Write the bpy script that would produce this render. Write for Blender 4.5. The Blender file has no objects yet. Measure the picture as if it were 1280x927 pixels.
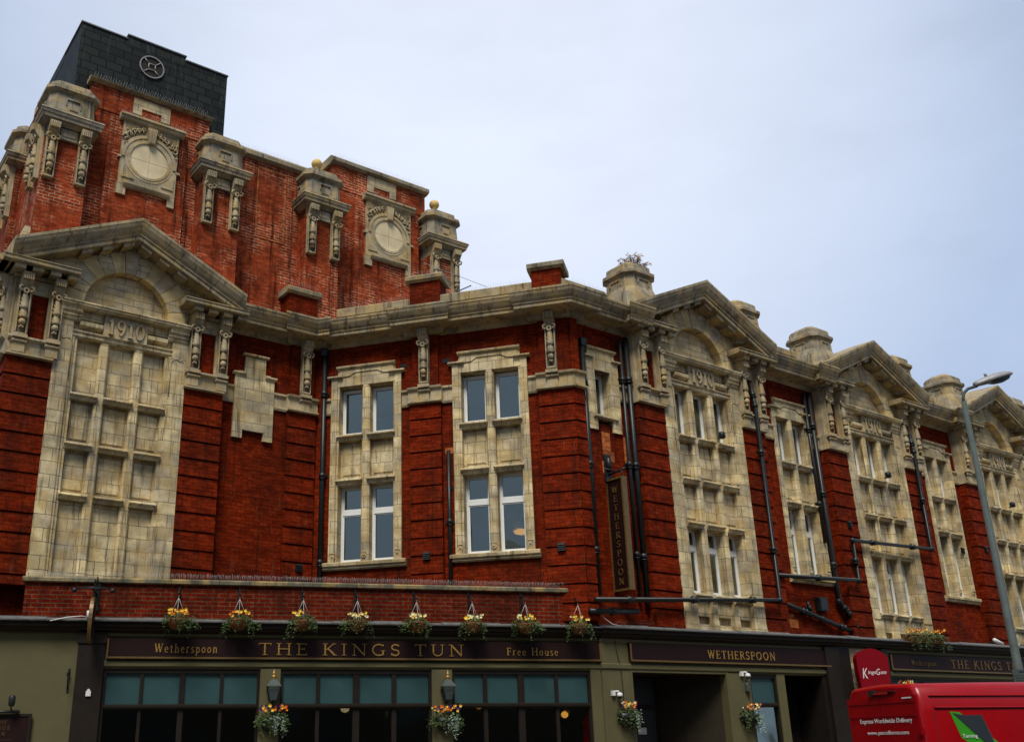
import bpy, bmesh, math, random
from math import sin, cos, pi, radians, sqrt, tan, atan2
from mathutils import Matrix, Vector
random.seed(7)
sc = bpy.context.scene
COL = sc.collection

# ------------------------------------------------------------------ camera
PITCH, ROLL = 0.34432, -0.01282
_f = Vector((0, cos(PITCH), sin(PITCH))); _u = Vector((0, -sin(PITCH), cos(PITCH))); _x = Vector((1, 0, 0))
cx_ = cos(ROLL) * _x + sin(ROLL) * _u
cu_ = -sin(ROLL) * _x + cos(ROLL) * _u
cam = bpy.data.cameras.new('camera'); camo = bpy.data.objects.new('camera', cam); COL.objects.link(camo)
cam.sensor_width = 36.0; cam.sensor_fit = 'HORIZONTAL'; cam.lens = 1239.52 / 1280 * 36
cam.shift_x = (640 - 537.6) / 1280; cam.shift_y = (486.62 - 463.5) / 1280
cam.clip_end = 3000
m = Matrix((cx_, cu_, -_f)).transposed().to_4x4(); m.translation = Vector((0, 0, 1.6)); camo.matrix_world = m
sc.camera = camo

# ------------------------------------------------------------------ sky and sun
SUN_EL, SUN_AZ = radians(57), radians(-9)       # azimuth measured from behind the viewer, negative = left
w = bpy.data.worlds.new('World'); sc.world = w; w.use_nodes = True
nt = w.node_tree; nt.nodes.clear()
def wn(t, **k):
    n = nt.nodes.new(t)
    for a, b in k.items(): setattr(n, a, b)
    return n
out = wn('ShaderNodeOutputWorld'); bg = wn('ShaderNodeBackground'); bg.inputs[1].default_value = 0.1
sky = wn('ShaderNodeTexSky', sky_type='NISHITA', sun_disc=False)
sky.sun_elevation = SUN_EL; sky.sun_rotation = pi + SUN_AZ
tc = wn('ShaderNodeTexCoord'); sep = wn('ShaderNodeSeparateXYZ'); nt.links.new(tc.outputs['Generated'], sep.inputs[0])
mp = wn('ShaderNodeMapping'); mp.inputs['Scale'].default_value = (1.6, 1.6, 4.5); nt.links.new(tc.outputs['Generated'], mp.inputs[0])
nz = wn('ShaderNodeTexNoise'); nz.inputs['Scale'].default_value = 2.2; nz.inputs['Detail'].default_value = 6; nz.inputs['Roughness'].default_value = .55
nt.links.new(mp.outputs[0], nz.inputs['Vector'])
nz2 = wn('ShaderNodeTexNoise'); nz2.inputs['Scale'].default_value = 1.3; nz2.inputs['Detail'].default_value = 4; nz2.inputs['Roughness'].default_value = .5
nt.links.new(tc.outputs['Generated'], nz2.inputs['Vector'])
nzs = wn('ShaderNodeMath', operation='MULTIPLY_ADD'); nzs.inputs[1].default_value = 1.4; nt.links.new(nz2.outputs['Fac'], nzs.inputs[0]); nt.links.new(nz.outputs['Fac'], nzs.inputs[2])
mrn = wn('ShaderNodeMapRange'); mrn.inputs['From Min'].default_value = .95; mrn.inputs['From Max'].default_value = 1.45
mrn.inputs['To Min'].default_value = .91; mrn.inputs['To Max'].default_value = 1.07; nt.links.new(nzs.outputs[0], mrn.inputs['Value'])
# overcast sky: thinnest and palest above the middle of the building, greyer and bluer away from it
dot = wn('ShaderNodeVectorMath', operation='DOT_PRODUCT'); dot.inputs[1].default_value = (.04, .80, .597)
nt.links.new(tc.outputs['Generated'], dot.inputs[0])
mr = wn('ShaderNodeMapRange'); mr.inputs['From Min'].default_value = .87; mr.inputs['From Max'].default_value = 1.0
nt.links.new(dot.outputs['Value'], mr.inputs['Value'])
skc = wn('ShaderNodeMix', data_type='RGBA'); skc.inputs['A'].default_value = (1.72, 2.12, 2.88, 1); skc.inputs['B'].default_value = (3.0, 3.24, 3.78, 1)
nt.links.new(mr.outputs[0], skc.inputs['Factor'])
# unseen sky behind the viewer is dimmed to cut the fill light
mr2 = wn('ShaderNodeMapRange'); mr2.inputs['From Min'].default_value = -.85; mr2.inputs['From Max'].default_value = .25; mr2.inputs['To Min'].default_value = .62; mr2.inputs['To Max'].default_value = 1.0
nt.links.new(sep.outputs[1], mr2.inputs['Value'])
mm = wn('ShaderNodeMath', operation='MULTIPLY'); nt.links.new(mrn.outputs[0], mm.inputs[0]); nt.links.new(mr2.outputs[0], mm.inputs[1])
mul = wn('ShaderNodeVectorMath', operation='SCALE'); nt.links.new(skc.outputs['Result'], mul.inputs[0]); nt.links.new(mm.outputs[0], mul.inputs['Scale'])
mx = wn('ShaderNodeMix', data_type='RGBA'); mx.inputs['Factor'].default_value = .985
nt.links.new(sky.outputs[0], mx.inputs['A']); nt.links.new(mul.outputs[0], mx.inputs['B'])
nt.links.new(mx.outputs['Result'], bg.inputs[0]); nt.links.new(bg.outputs[0], out.inputs[0])
sun = bpy.data.lights.new('sun', 'SUN'); sun.energy = 1.5; sun.angle = radians(22); sun.color = (1, .95, .86)
so = bpy.data.objects.new('sun', sun); COL.objects.link(so)
sd = Vector((sin(SUN_AZ) * cos(SUN_EL), -cos(SUN_AZ) * cos(SUN_EL), sin(SUN_EL)))
so.rotation_euler = sd.to_track_quat('Z', 'Y').to_euler(); so.location = (0, 0, 40)
sc.view_settings.view_transform = 'Standard'; sc.view_settings.look = 'None'
sc.view_settings.exposure = 1.38; sc.view_settings.gamma = 1.0; sc.view_settings.use_curve_mapping = False
sc.render.engine = 'CYCLES'
sc.cycles.use_denoising = True
sc.cycles.max_bounces = 6; sc.cycles.transparent_max_bounces = 8
sc.cycles.caustics_reflective = False; sc.cycles.caustics_refractive = False

# ------------------------------------------------------------------ materials
def mat(name):
    m = bpy.data.materials.new(name); m.use_nodes = True
    return m, m.node_tree, m.node_tree.nodes['Principled BSDF']
def nn(t, typ, **k):
    n = t.nodes.new(typ)
    for a, b in k.items(): setattr(n, a, b)
    return n
def noise(t, vec, scale, detail=4, rough=.6):
    n = nn(t, 'ShaderNodeTexNoise'); n.inputs['Scale'].default_value = scale; n.inputs['Detail'].default_value = detail; n.inputs['Roughness'].default_value = rough
    t.links.new(vec, n.inputs['Vector']); return n.outputs['Fac']
def ramp(t, fac, p0, p1, c0=(0, 0, 0, 1), c1=(1, 1, 1, 1)):
    n = nn(t, 'ShaderNodeValToRGB'); e = n.color_ramp.elements
    e[0].position = p0; e[1].position = p1; e[0].color = c0; e[1].color = c1
    t.links.new(fac, n.inputs[0]); return n.outputs[0]
def mixc(t, fac, a, b, mode='MIX'):
    n = nn(t, 'ShaderNodeMix', data_type='RGBA', blend_type=mode)
    for v, s in ((fac, 'Factor'), (a, 'A'), (b, 'B')):
        if isinstance(v, (int, float)): n.inputs[s].default_value = v
        elif isinstance(v, tuple): n.inputs[s].default_value = v if len(v) == 4 else v + (1,)
        else: t.links.new(v, n.inputs[s])
    return n.outputs['Result']
def objco(t, sx=1, sy=1, sz=1):
    """object coordinates shifted by a per-object random amount, optionally stretched"""
    c = nn(t, 'ShaderNodeTexCoord'); oi = nn(t, 'ShaderNodeObjectInfo')
    ml = nn(t, 'ShaderNodeMath', operation='MULTIPLY'); ml.inputs[1].default_value = 37.0
    t.links.new(oi.outputs['Random'], ml.inputs[0])
    ad = nn(t, 'ShaderNodeVectorMath', operation='ADD'); t.links.new(c.outputs['Object'], ad.inputs[0]); t.links.new(ml.outputs[0], ad.inputs[1])
    mpp = nn(t, 'ShaderNodeMapping'); mpp.inputs['Scale'].default_value = (sx, sy, sz); t.links.new(ad.outputs[0], mpp.inputs[0])
    return mpp.outputs[0]
def bump(t, h, strength, dist, bs):
    b = nn(t, 'ShaderNodeBump'); b.inputs['Strength'].default_value = strength; b.inputs['Distance'].default_value = dist
    t.links.new(h, b.inputs['Height']); t.links.new(b.outputs[0], bs.inputs['Normal'])
def courses(t, c1, c2, mortar, w_, h_, ms, bias=0.0):
    """bricks or blocks laid in (along wall, up); the sum x+y carries the courses round the corners"""
    c = nn(t, 'ShaderNodeTexCoord'); s = nn(t, 'ShaderNodeSeparateXYZ'); t.links.new(c.outputs['Object'], s.inputs[0])
    a = nn(t, 'ShaderNodeMath', operation='ADD'); t.links.new(s.outputs[0], a.inputs[0]); t.links.new(s.outputs[1], a.inputs[1])
    cb = nn(t, 'ShaderNodeCombineXYZ'); t.links.new(a.outputs[0], cb.inputs[0]); t.links.new(s.outputs[2], cb.inputs[1])
    b = nn(t, 'ShaderNodeTexBrick'); b.inputs['Scale'].default_value = 1; b.inputs['Brick Width'].default_value = w_; b.inputs['Row Height'].default_value = h_
    b.inputs['Mortar Size'].default_value = ms; b.inputs['Mortar Smooth'].default_value = .2; b.inputs['Bias'].default_value = bias
    b.inputs['Color1'].default_value = c1 + (1,); b.inputs['Color2'].default_value = c2 + (1,); b.inputs['Mortar'].default_value = mortar + (1,)
    t.links.new(cb.outputs[0], b.inputs['Vector']); return b
def brickmat(name, c1, c2, mortar, ms=.006, dirt=(.030, .008, .004), dirt_amt=.6, pale_amt=.5, rough=.78, pale_mortar=None):
    m, t, bs = mat(name)
    b = courses(t, c1, c2, mortar, .225, .08, ms)
    v = objco(t); streak = objco(t, 5, 5, .35)
    if pale_mortar:                                   # repointed patches with paler joints
        pm = ramp(t, noise(t, v, 1.1, 5, .6), .47, .58)
        t.links.new(mixc(t, pm, mortar, pale_mortar), b.inputs['Mortar'])
    big = ramp(t, noise(t, v, .8, 5), .42, .60)
    col = mixc(t, big, b.outputs['Color'], mixc(t, .45, b.outputs['Color'], dirt))
    per = ramp(t, noise(t, objco(t, 4.4, 4.4, 12.5), 1.0, 1), .35, .65, (.72, .70, .70, 1), (1.25, 1.3, 1.3, 1))
    col = mixc(t, 1.0, col, per, 'MULTIPLY')
    st = ramp(t, noise(t, streak, 1.3, 5, .65), .52, .66)
    col = mixc(t, mixc(t, 1.0, st, (dirt_amt,) * 3, 'MULTIPLY'), col, dirt)
    ef = ramp(t, noise(t, objco(t, 7, 7, 1.6), 1.0, 6, .7), .61, .70)     # lime bloom on a few bricks
    pal = mixc(t, 1.0, ef, (pale_amt,) * 3, 'MULTIPLY')
    col = mixc(t, pal, col, (.36, .15, .085))
    fine = ramp(t, noise(t, v, 22, 2), .3, .7, (.72, .72, .72, 1), (1.25, 1.25, 1.25, 1))
    col = mixc(t, 1.0, col, fine, 'MULTIPLY')
    t.links.new(col, bs.inputs['Base Color']); bs.inputs['Roughness'].default_value = rough
    bs.inputs['Specular IOR Level'].default_value = .03
    bump(t, b.outputs['Fac'], -.8, .008, bs)
    return m
M = {}
M['brick'] = brickmat('red_brick', (.135, .0105, .0016), (.19, .019, .003), (.060, .009, .003), pale_amt=.13)
M['brick_tower'] = brickmat('weathered_red_brick', (.28, .034, .009), (.37, .062, .018), (.22, .065, .03), ms=.010, pale_amt=.30, dirt_amt=.8, pale_mortar=(.50, .32, .20))
M['brick_front'] = brickmat('pointed_red_brick', (.15, .011, .0022), (.10, .0065, .0016), (.10, .06, .034), ms=.009, pale_amt=.08, dirt_amt=.6)
M['brick_orange'] = brickmat('orange_brick', (.55, .145, .03), (.42, .095, .022), (.3, .2, .12), pale_amt=.1, dirt_amt=.1)
def stonemat(name, c1, c2, joint, w_, h_, ms=.006, grey=.5, soot=.6, bias=-.1, green=0.0):
    m, t, bs = mat(name)
    b = courses(t, c1, c2, joint, w_, h_, ms, bias)
    v = objco(t); stv = objco(t, 7, 7, .45)
    g = ramp(t, noise(t, v, .9, 5), .46, .60)
    col = mixc(t, mixc(t, 1.0, g, (grey,) * 3, 'MULTIPLY'), b.outputs['Color'], (.235, .205, .155))
    per = ramp(t, noise(t, objco(t, 2.4, 2.4, 3.6), 1.0, 1), .36, .64, (.74, .73, .70, 1), (1.2, 1.2, 1.16, 1))
    col = mixc(t, 1.0, col, per, 'MULTIPLY')
    y = ramp(t, noise(t, v, 2.3, 3), .47, .60)
    col = mixc(t, mixc(t, 1.0, y, (.55,) * 3, 'MULTIPLY'), col, (.44, .30, .11))
    s = ramp(t, noise(t, stv, 1.0, 6, .7), .535, .67)
    col = mixc(t, mixc(t, 1.0, s, (soot,) * 3, 'MULTIPLY'), col, (.065, .048, .028))
    pit = ramp(t, noise(t, v, 14, 5, .7), .56, .66)
    col = mixc(t, mixc(t, 1.0, pit, (.3,) * 3, 'MULTIPLY'), col, (.085, .065, .04))
    if green:
        gr = ramp(t, noise(t, v, 3.1, 5, .7), .56, .66)
        col = mixc(t, mixc(t, 1.0, gr, (green,) * 3, 'MULTIPLY'), col, (.10, .11, .035))
    fine = ramp(t, noise(t, v, 40, 3), .3, .7, (.85, .85, .85, 1), (1.13, 1.13, 1.13, 1))
    col = mixc(t, 1.0, col, fine, 'MULTIPLY')
    t.links.new(col, bs.inputs['Base Color']); bs.inputs['Roughness'].default_value = .7
    bs.inputs['Specular IOR Level'].default_value = .18
    ad = nn(t, 'ShaderNodeMath', operation='MULTIPLY_ADD'); t.links.new(noise(t, v, 18, 4), ad.inputs[0]); ad.inputs[1].default_value = .35
    inv = nn(t, 'ShaderNodeMath', operation='MULTIPLY'); inv.inputs[1].default_value = -1; t.links.new(b.outputs['Fac'], inv.inputs[0]); t.links.new(inv.outputs[0], ad.inputs[2])
    bump(t, ad.outputs[0], .6, .007, bs)
    return m
M['stone'] = stonemat('buff_faience_blocks', (.66, .53, .29), (.47, .40, .275), (.07, .05, .03), .42, .275, grey=.55, soot=.75)
M['moulding'] = stonemat('buff_stone_moulding', (.30, .245, .155), (.235, .195, .125), (.05, .037, .024), .62, 60, grey=.4, soot=.9)
M['carved'] = stonemat('carved_stone', (.43, .355, .225), (.36, .30, .195), (.2, .16, .1), 9, 9, grey=.4, soot=.6)
M['coping'] = stonemat('mossy_coping_stone', (.12, .112, .078), (.09, .085, .06), (.05, .045, .03), .9, 9, grey=.3, soot=.7, green=.5)
M['voussoir'] = stonemat('yellow_voussoir', (.56, .44, .22), (.5, .4, .21), (.2, .16, .1), 9, 9, grey=.2, soot=.3)
M['voussoir_grey'] = stonemat('grey_voussoir', (.40, .33, .235), (.37, .31, .23), (.2, .16, .1), 9, 9, grey=.2, soot=.4)
M['recess'] = stonemat('dark_stone_recess', (.15, .115, .07), (.12, .09, .055), (.1, .08, .05), 9, 9, grey=.2, soot=.7)  # darker stone for the festoon backs and clock spandrels
M['greystone'] = stonemat('weathered_grey_stone', (.31, .265, .19), (.25, .22, .165), (.065, .052, .036), .55, .45, grey=.5, soot=.9, green=.4)
M['ashlar'] = stonemat('pale_ashlar', (.55, .455, .275), (.44, .37, .245), (.08, .056, .034), .46, .16, grey=.4, soot=.5)
def plain(name, c, rough=.6, metal=0., spec=.5, var=.25, vs=6, b=0.0):
    m, t, bs = mat(name); v = objco(t)
    f = ramp(t, noise(t, v, vs, 5), .25, .75, tuple(x * (1 - var) for x in c) + (1,), tuple(min(1, x * (1 + var)) for x in c) + (1,))
    t.links.new(f, bs.inputs['Base Color']); bs.inputs['Roughness'].default_value = rough; bs.inputs['Metallic'].default_value = metal
    bs.inputs['Specular IOR Level'].default_value = spec
    if b: bump(t, noise(t, v, vs * 5, 4), b, .01, bs)
    return m
M['iron'] = plain('black_cast_iron', (.008, .011, .010), .42, 0, .35, .4, 9, .15)
M['upvc'] = plain('white_upvc', (.72, .73, .70), .5, 0, .2, .06)
M['cream'] = plain('olive_cream_paint', (.084, .074, .028), .75, 0, .4, .12, 2.2, .05)
M['brown'] = plain('dark_brown_paint', (.012, .008, .005), .55, 0, .2, .3)
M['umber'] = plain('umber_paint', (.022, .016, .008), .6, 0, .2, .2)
M['maroon'] = plain('maroon_sign_paint', (.012, .003, .0025), .55, 0, .18, .2)
M['gold'] = plain('gold_leaf', (.33, .19, .045), .38, .35, .5, .2, 20)
M['dullgold'] = plain('dull_gold_paint', (.12, .07, .017), .45, .2, .5, .25, 14)
M['dimgold'] = plain('dim_gilt_paint', (.10, .055, .016), .5, .1, .2, .3, 14)
M['lead'] = plain('lead_flashing', (.12, .122, .118), .55, .2, .4, .45, 7, .35)
M['white'] = plain('white_enamel', (.62, .62, .60), .45, 0, .5, .05)
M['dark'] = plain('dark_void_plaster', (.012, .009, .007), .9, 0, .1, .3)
M['frost'] = plain('frosted_teal_glass', (.026, .064, .066), .4, 0, .3, .16, 1.6)
M['galv'] = plain('galvanised_steel', (.06, .075, .07), .7, .1, .2, .22, 5)
M['lamphead'] = plain('grey_lamp_housing', (.26, .26, .26), .5, .1, .5, .2)
M['wicker'] = plain('brown_wicker', (.14, .055, .02), .8, 0, .2, .5, 30, .6)
M['wire'] = plain('pale_wire', (.42, .41, .39), .5, .3, .4, .1)
M['vanred'] = plain('red_van_paint', (.26, .0012, .0035), .28, 0, .35, .16, 1.4)
M['signred'] = plain('dark_red_sign_paint', (.17, .001, .006), .6, 0, .12, .15)
M['green'] = plain('green_vinyl', (.03, .24, .008), .4, 0, .5, .04)
M['charcoal'] = plain('charcoal_vinyl', (.018, .024, .027), .4, 0, .5, .1)
M['rubber'] = plain('black_rubber', (.012, .012, .012), .75, 0, .3, .2)
M['redglass'] = plain('red_lens', (.35, .01, .01), .2, 0, .5, .1)
M['asphalt'] = plain('asphalt', (.05, .05, .052), .85, 0, .3, .3, 3, .4)
M['paving'] = stonemat('paving_slabs', (.15, .145, .135), (.12, .115, .11), (.05, .05, .047), .6, .6, grey=.4, soot=.3)
M['kerb'] = plain('granite_kerb', (.28, .27, .26), .7, 0, .3, .2, 8)
M['roofing'] = plain('lead_roofing', (.13, .13, .125), .7, .1, .3, .3, 3)
M['clay'] = plain('clock_face_stone', (.64, .53, .33), .8, 0, .05, .2, 2.5)
M['ball'] = plain('yellow_stone_ball', (.62, .44, .16), .7, 0, .1, .12)
M['weed'] = plain('dry_weed', (.30, .18, .085), .9, 0, .2, .5, 12)
M['weedgreen'] = plain('green_weed', (.07, .085, .03), .9, 0, .2, .5, 12)
for nme, c in (('leaf', (.045, .075, .018)), ('leafpale', (.20, .25, .19))):
    M[nme] = plain(nme + '_foliage', c, .65, 0, .3, .5, 15)
for nme, c in (('yellow', (.80, .52, .06)), ('orange', (.72, .16, .015)), ('palepetal', (.80, .74, .42)), ('purple', (.06, .015, .12))):
    M[nme] = plain(nme + '_petals', c, .7, 0, .2, .12, 20)
# slates: wide shallow courses
m, t, bs = mat('slate_tiles'); b = courses(t, (.009, .013, .012), (.018, .024, .021), (.002, .003, .003), .40, .225, .018)
v = objco(t); g = ramp(t, noise(t, objco(t, 6, 6, .7), 1.2, 6, .7), .56, .78)
col = mixc(t, mixc(t, 1.0, g, (.5,) * 3, 'MULTIPLY'), b.outputs['Color'], (.12, .125, .12))
mo = ramp(t, noise(t, v, 2.6, 5, .7), .66, .74); col = mixc(t, mixc(t, 1.0, mo, (.45,) * 3, 'MULTIPLY'), col, (.055, .06, .02))
t.links.new(col, bs.inputs['Base Color']); bs.inputs['Roughness'].default_value = .62; bs.inputs['Specular IOR Level'].default_value = .12; bump(t, b.outputs['Fac'], -1.0, .03, bs); M['slate'] = m
# window glass: see through with a sharp reflection of the sky
m = bpy.data.materials.new('window_glass'); m.use_nodes = True; t = m.node_tree; t.nodes.clear()
o_ = nn(t, 'ShaderNodeOutputMaterial'); tr = nn(t, 'ShaderNodeBsdfTransparent'); tr.inputs[0].default_value = (.55, .60, .58, 1)
gl = nn(t, 'ShaderNodeBsdfGlossy'); gl.inputs['Roughness'].default_value = .03; gl.inputs['Color'].default_value = (.84, .93, .86, 1)
fr = nn(t, 'ShaderNodeFresnel'); fr.inputs['IOR'].default_value = 1.5
ml = nn(t, 'ShaderNodeMath', operation='MULTIPLY_ADD'); ml.inputs[1].default_value = 1.6; ml.inputs[2].default_value = .15; t.links.new(fr.outputs[0], ml.inputs[0])
ms_ = nn(t, 'ShaderNodeMixShader'); t.links.new(ml.outputs[0], ms_.inputs[0]); t.links.new(tr.outputs[0], ms_.inputs[1]); t.links.new(gl.outputs[0], ms_.inputs[2])
geo_ = nn(t, 'ShaderNodeNewGeometry'); oi_ = nn(t, 'ShaderNodeObjectInfo'); wn_ = nn(t, 'ShaderNodeTexWhiteNoise', noise_dimensions='1D'); t.links.new(oi_.outputs['Random'], wn_.inputs['W'])
nz_ = nn(t, 'ShaderNodeTexNoise'); nz_.inputs['Scale'].default_value = 1.1; nz_.inputs['Detail'].default_value = 1; t.links.new(objco(t), nz_.inputs['Vector'])
def cen(sock, k):
    a_ = nn(t, 'ShaderNodeVectorMath', operation='SUBTRACT'); a_.inputs[1].default_value = (.5, .5, .5); t.links.new(sock, a_.inputs[0])
    b_ = nn(t, 'ShaderNodeVectorMath', operation='SCALE'); b_.inputs['Scale'].default_value = k; t.links.new(a_.outputs[0], b_.inputs[0]); return b_.outputs[0]
s1_ = nn(t, 'ShaderNodeVectorMath', operation='ADD'); t.links.new(geo_.outputs['Normal'], s1_.inputs[0]); t.links.new(cen(wn_.outputs['Color'], .06), s1_.inputs[1])
s2_ = nn(t, 'ShaderNodeVectorMath', operation='ADD'); t.links.new(s1_.outputs[0], s2_.inputs[0]); t.links.new(cen(nz_.outputs['Color'], .08), s2_.inputs[1])
s3_ = nn(t, 'ShaderNodeVectorMath', operation='NORMALIZE'); t.links.new(s2_.outputs[0], s3_.inputs[0]); t.links.new(s3_.outputs[0], gl.inputs['Normal'])
t.links.new(ms_.outputs[0], o_.inputs[0]); M['glass'] = m
def emit(name, c, s):
    m, t, bs = mat(name); bs.inputs['Base Color'].default_value = c + (1,); bs.inputs['Emission Color'].default_value = c + (1,); bs.inputs['Emission Strength'].default_value = s
    return m
M['glow'] = emit('warm_lit_shade', (1.0, .42, .07), .95)
M['glowdim'] = emit('dim_warm_bulb', (1.0, .35, .06), .22)
M['glowwhite'] = emit('pale_bulb', (1.0, .66, .36), .35)

# ------------------------------------------------------------------ mesh builder
class MB:
    """collects boxes, prisms, runs of moulding, tubes and lathes in wall coordinates: x along, y inward, z up"""
    def __init__(s): s.v = []; s.f = []; s.sm = []; s.mi = []; s.cur = 0
    def add(s, vs, fs, smooth=False):
        n = len(s.v); s.v += [tuple(p) for p in vs]; s.f += [tuple(i + n for i in f) for f in fs]; s.sm += [smooth] * len(fs); s.mi += [s.cur] * len(fs); return s
    def box(s, x0, x1, y0, y1, z0, z1):
        if x1 < x0: x0, x1 = x1, x0
        if y1 < y0: y0, y1 = y1, y0
        if z1 < z0: z0, z1 = z1, z0
        v = [(x, y, z) for z in (z0, z1) for y in (y0, y1) for x in (x0, x1)]
        return s.add(v, [(0, 2, 3, 1), (4, 5, 7, 6), (0, 1, 5, 4), (2, 6, 7, 3), (0, 4, 6, 2), (1, 3, 7, 5)])
    def xz(s, poly, y0, y1):                       # polygon in (x,z) pushed through y
        n = len(poly); v = [(x, y0, z) for x, z in poly] + [(x, y1, z) for x, z in poly]
        ar = sum(poly[i][0] * poly[(i + 1) % n][1] - poly[(i + 1) % n][0] * poly[i][1] for i in range(n))
        fs = [tuple(range(n)), tuple(range(2 * n - 1, n - 1, -1))] + [(i, i + n, (i + 1) % n + n, (i + 1) % n) for i in range(n)]
        if ar < 0: fs = [tuple(reversed(f)) for f in fs]
        return s.add(v, fs)
    def xy(s, poly, z0, z1, k=1.0, c=(0, 0)):      # plan polygon pushed up, top scaled about c
        n = len(poly); top = [((x - c[0]) * k + c[0], (y - c[1]) * k + c[1]) for x, y in poly]
        v = [(x, y, z0) for x, y in poly] + [(x, y, z1) for x, y in top]
        ar = sum(poly[i][0] * poly[(i + 1) % n][1] - poly[(i + 1) % n][0] * poly[i][1] for i in range(n))
        fs = [tuple(range(n - 1, -1, -1)), tuple(range(n, 2 * n))] + [(i, (i + 1) % n, (i + 1) % n + n, i + n) for i in range(n)]
        if ar < 0: fs = [tuple(reversed(f)) for f in fs]
        return s.add(v, fs)
    def run(s, prof, x0, x1, k0=0, k1=0, yw=0, dz=0.0):  # profile of (y,z) run along x; k mitres the ends; dz shears it up
        n = len(prof)
        v = [(x0 + k0 * (y - yw), y, z) for y, z in prof] + [(x1 + k1 * (y - yw), y, z + dz) for y, z in prof]
        ar = sum(prof[i][0] * prof[(i + 1) % n][1] - prof[(i + 1) % n][0] * prof[i][1] for i in range(n))
        fs = [tuple(range(n - 1, -1, -1)), tuple(range(n, 2 * n))] + [(i, (i + 1) % n, (i + 1) % n + n, i + n) for i in range(n)]
        if ar < 0: fs = [tuple(reversed(f)) for f in fs]
        if x1 < x0: fs = [tuple(reversed(f)) for f in fs]
        return s.add(v, fs)
    def lathe(s, prof, cx, cy, n=16, mod=None, squash=1.0, cap=True):   # profile of (r,z), bottom to top or top to bottom
        v = []
        for j, (r, z) in enumerate(prof):
            for i in range(n):
                a = 2 * pi * i / n; rr = r * (mod(a, j) if mod else 1)
                v.append((cx + rr * cos(a), cy + rr * sin(a) * squash, z))
        up = prof[-1][1] > prof[0][1]; fs = []
        for j in range(len(prof) - 1):
            for i in range(n):
                q = (j * n + i, j * n + (i + 1) % n, (j + 1) * n + (i + 1) % n, (j + 1) * n + i)
                fs.append(q if up else tuple(reversed(q)))
        if cap:
            a_ = tuple(range(n)); b_ = tuple(range((len(prof) - 1) * n, len(prof) * n))
            fs += [tuple(reversed(a_)) if up else a_, b_ if up else tuple(reversed(b_))]
        return s.add(v, fs, True)
    def tube(s, pts, r, n=8, r1=None):
        pts = [Vector(p) for p in pts]; v = []; L = len(pts)
        up = None
        for i, p in enumerate(pts):
            d = (pts[min(i + 1, L - 1)] - pts[max(i - 1, 0)]).normalized()
            if up is None: up = Vector((0, 0, 1)) if abs(d.z) < .9 else Vector((1, 0, 0))
            a = d.cross(up).normalized(); b = a.cross(d).normalized(); up = b
            rr = r if r1 is None else r + (r1 - r) * i / (L - 1)
            v += [p + (a * cos(2 * pi * k / n) + b * sin(2 * pi * k / n)) * rr for k in range(n)]
        fs = [(j * n + i, j * n + (i + 1) % n, (j + 1) * n + (i + 1) % n, (j + 1) * n + i) for j in range(L - 1) for i in range(n)]
        fs += [tuple(range(n - 1, -1, -1)), tuple(range((L - 1) * n, L * n))]
        return s.add(v, fs, True)
    def ball(s, c, r, n=10, sq=(1, 1, 1)):
        v = []; fs = []; m_ = n // 2 + 1
        for j in range(m_ + 1):
            th = pi * j / m_
            for i in range(n):
                a = 2 * pi * i / n; v.append((c[0] + r * sq[0] * sin(th) * cos(a), c[1] + r * sq[1] * sin(th) * sin(a), c[2] - r * sq[2] * cos(th)))
        for j in range(m_):
            for i in range(n): fs.append((j * n + i, j * n + (i + 1) % n, (j + 1) * n + (i + 1) % n, (j + 1) * n + i))
        return s.add(v, fs, True)
    def ring(s, cx, z, y0, y1, r0, r1, a0=0, a1=2 * pi, n=40):   # flat ring standing in the wall plane
        full = abs(a1 - a0 - 2 * pi) < 1e-6; k = n + (0 if full else 1); v = []
        for i in range(k):
            a = a0 + (a1 - a0) * i / n; c_, s_ = cos(a), sin(a)
            v += [(cx + r0 * c_, y0, z + r0 * s_), (cx + r1 * c_, y0, z + r1 * s_), (cx + r1 * c_, y1, z + r1 * s_), (cx + r0 * c_, y1, z + r0 * s_)]
        fs = []
        for i in range(n):
            A = 4 * i; B = 4 * ((i + 1) % k)
            for q in range(4): fs.append((A + q, A + (q + 1) % 4, B + (q + 1) % 4, B + q))
        if not full: fs += [(3, 2, 1, 0), (4 * n, 4 * n + 1, 4 * n + 2, 4 * n + 3)]
        return s.add(v, fs)
    def disc(s, cx, z, y0, y1, r, n=40): return s.xz([(cx + r * cos(2 * pi * i / n), z + r * sin(2 * pi * i / n)) for i in range(n)], y0, y1)
    def mesh(s, name, material):
        me = bpy.data.meshes.new(name); me.from_pydata(s.v, [], s.f); 
        for q in (material if isinstance(material, (list, tuple)) else [material]): me.materials.append(q)
        me.polygons.foreach_set('material_index', s.mi)
        me.polygons.foreach_set('use_smooth', s.sm); me.update()
        bm = bmesh.new(); bm.from_mesh(me); bmesh.ops.recalc_face_normals(bm, faces=bm.faces); bm.to_mesh(me); bm.free()
        return me

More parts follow.
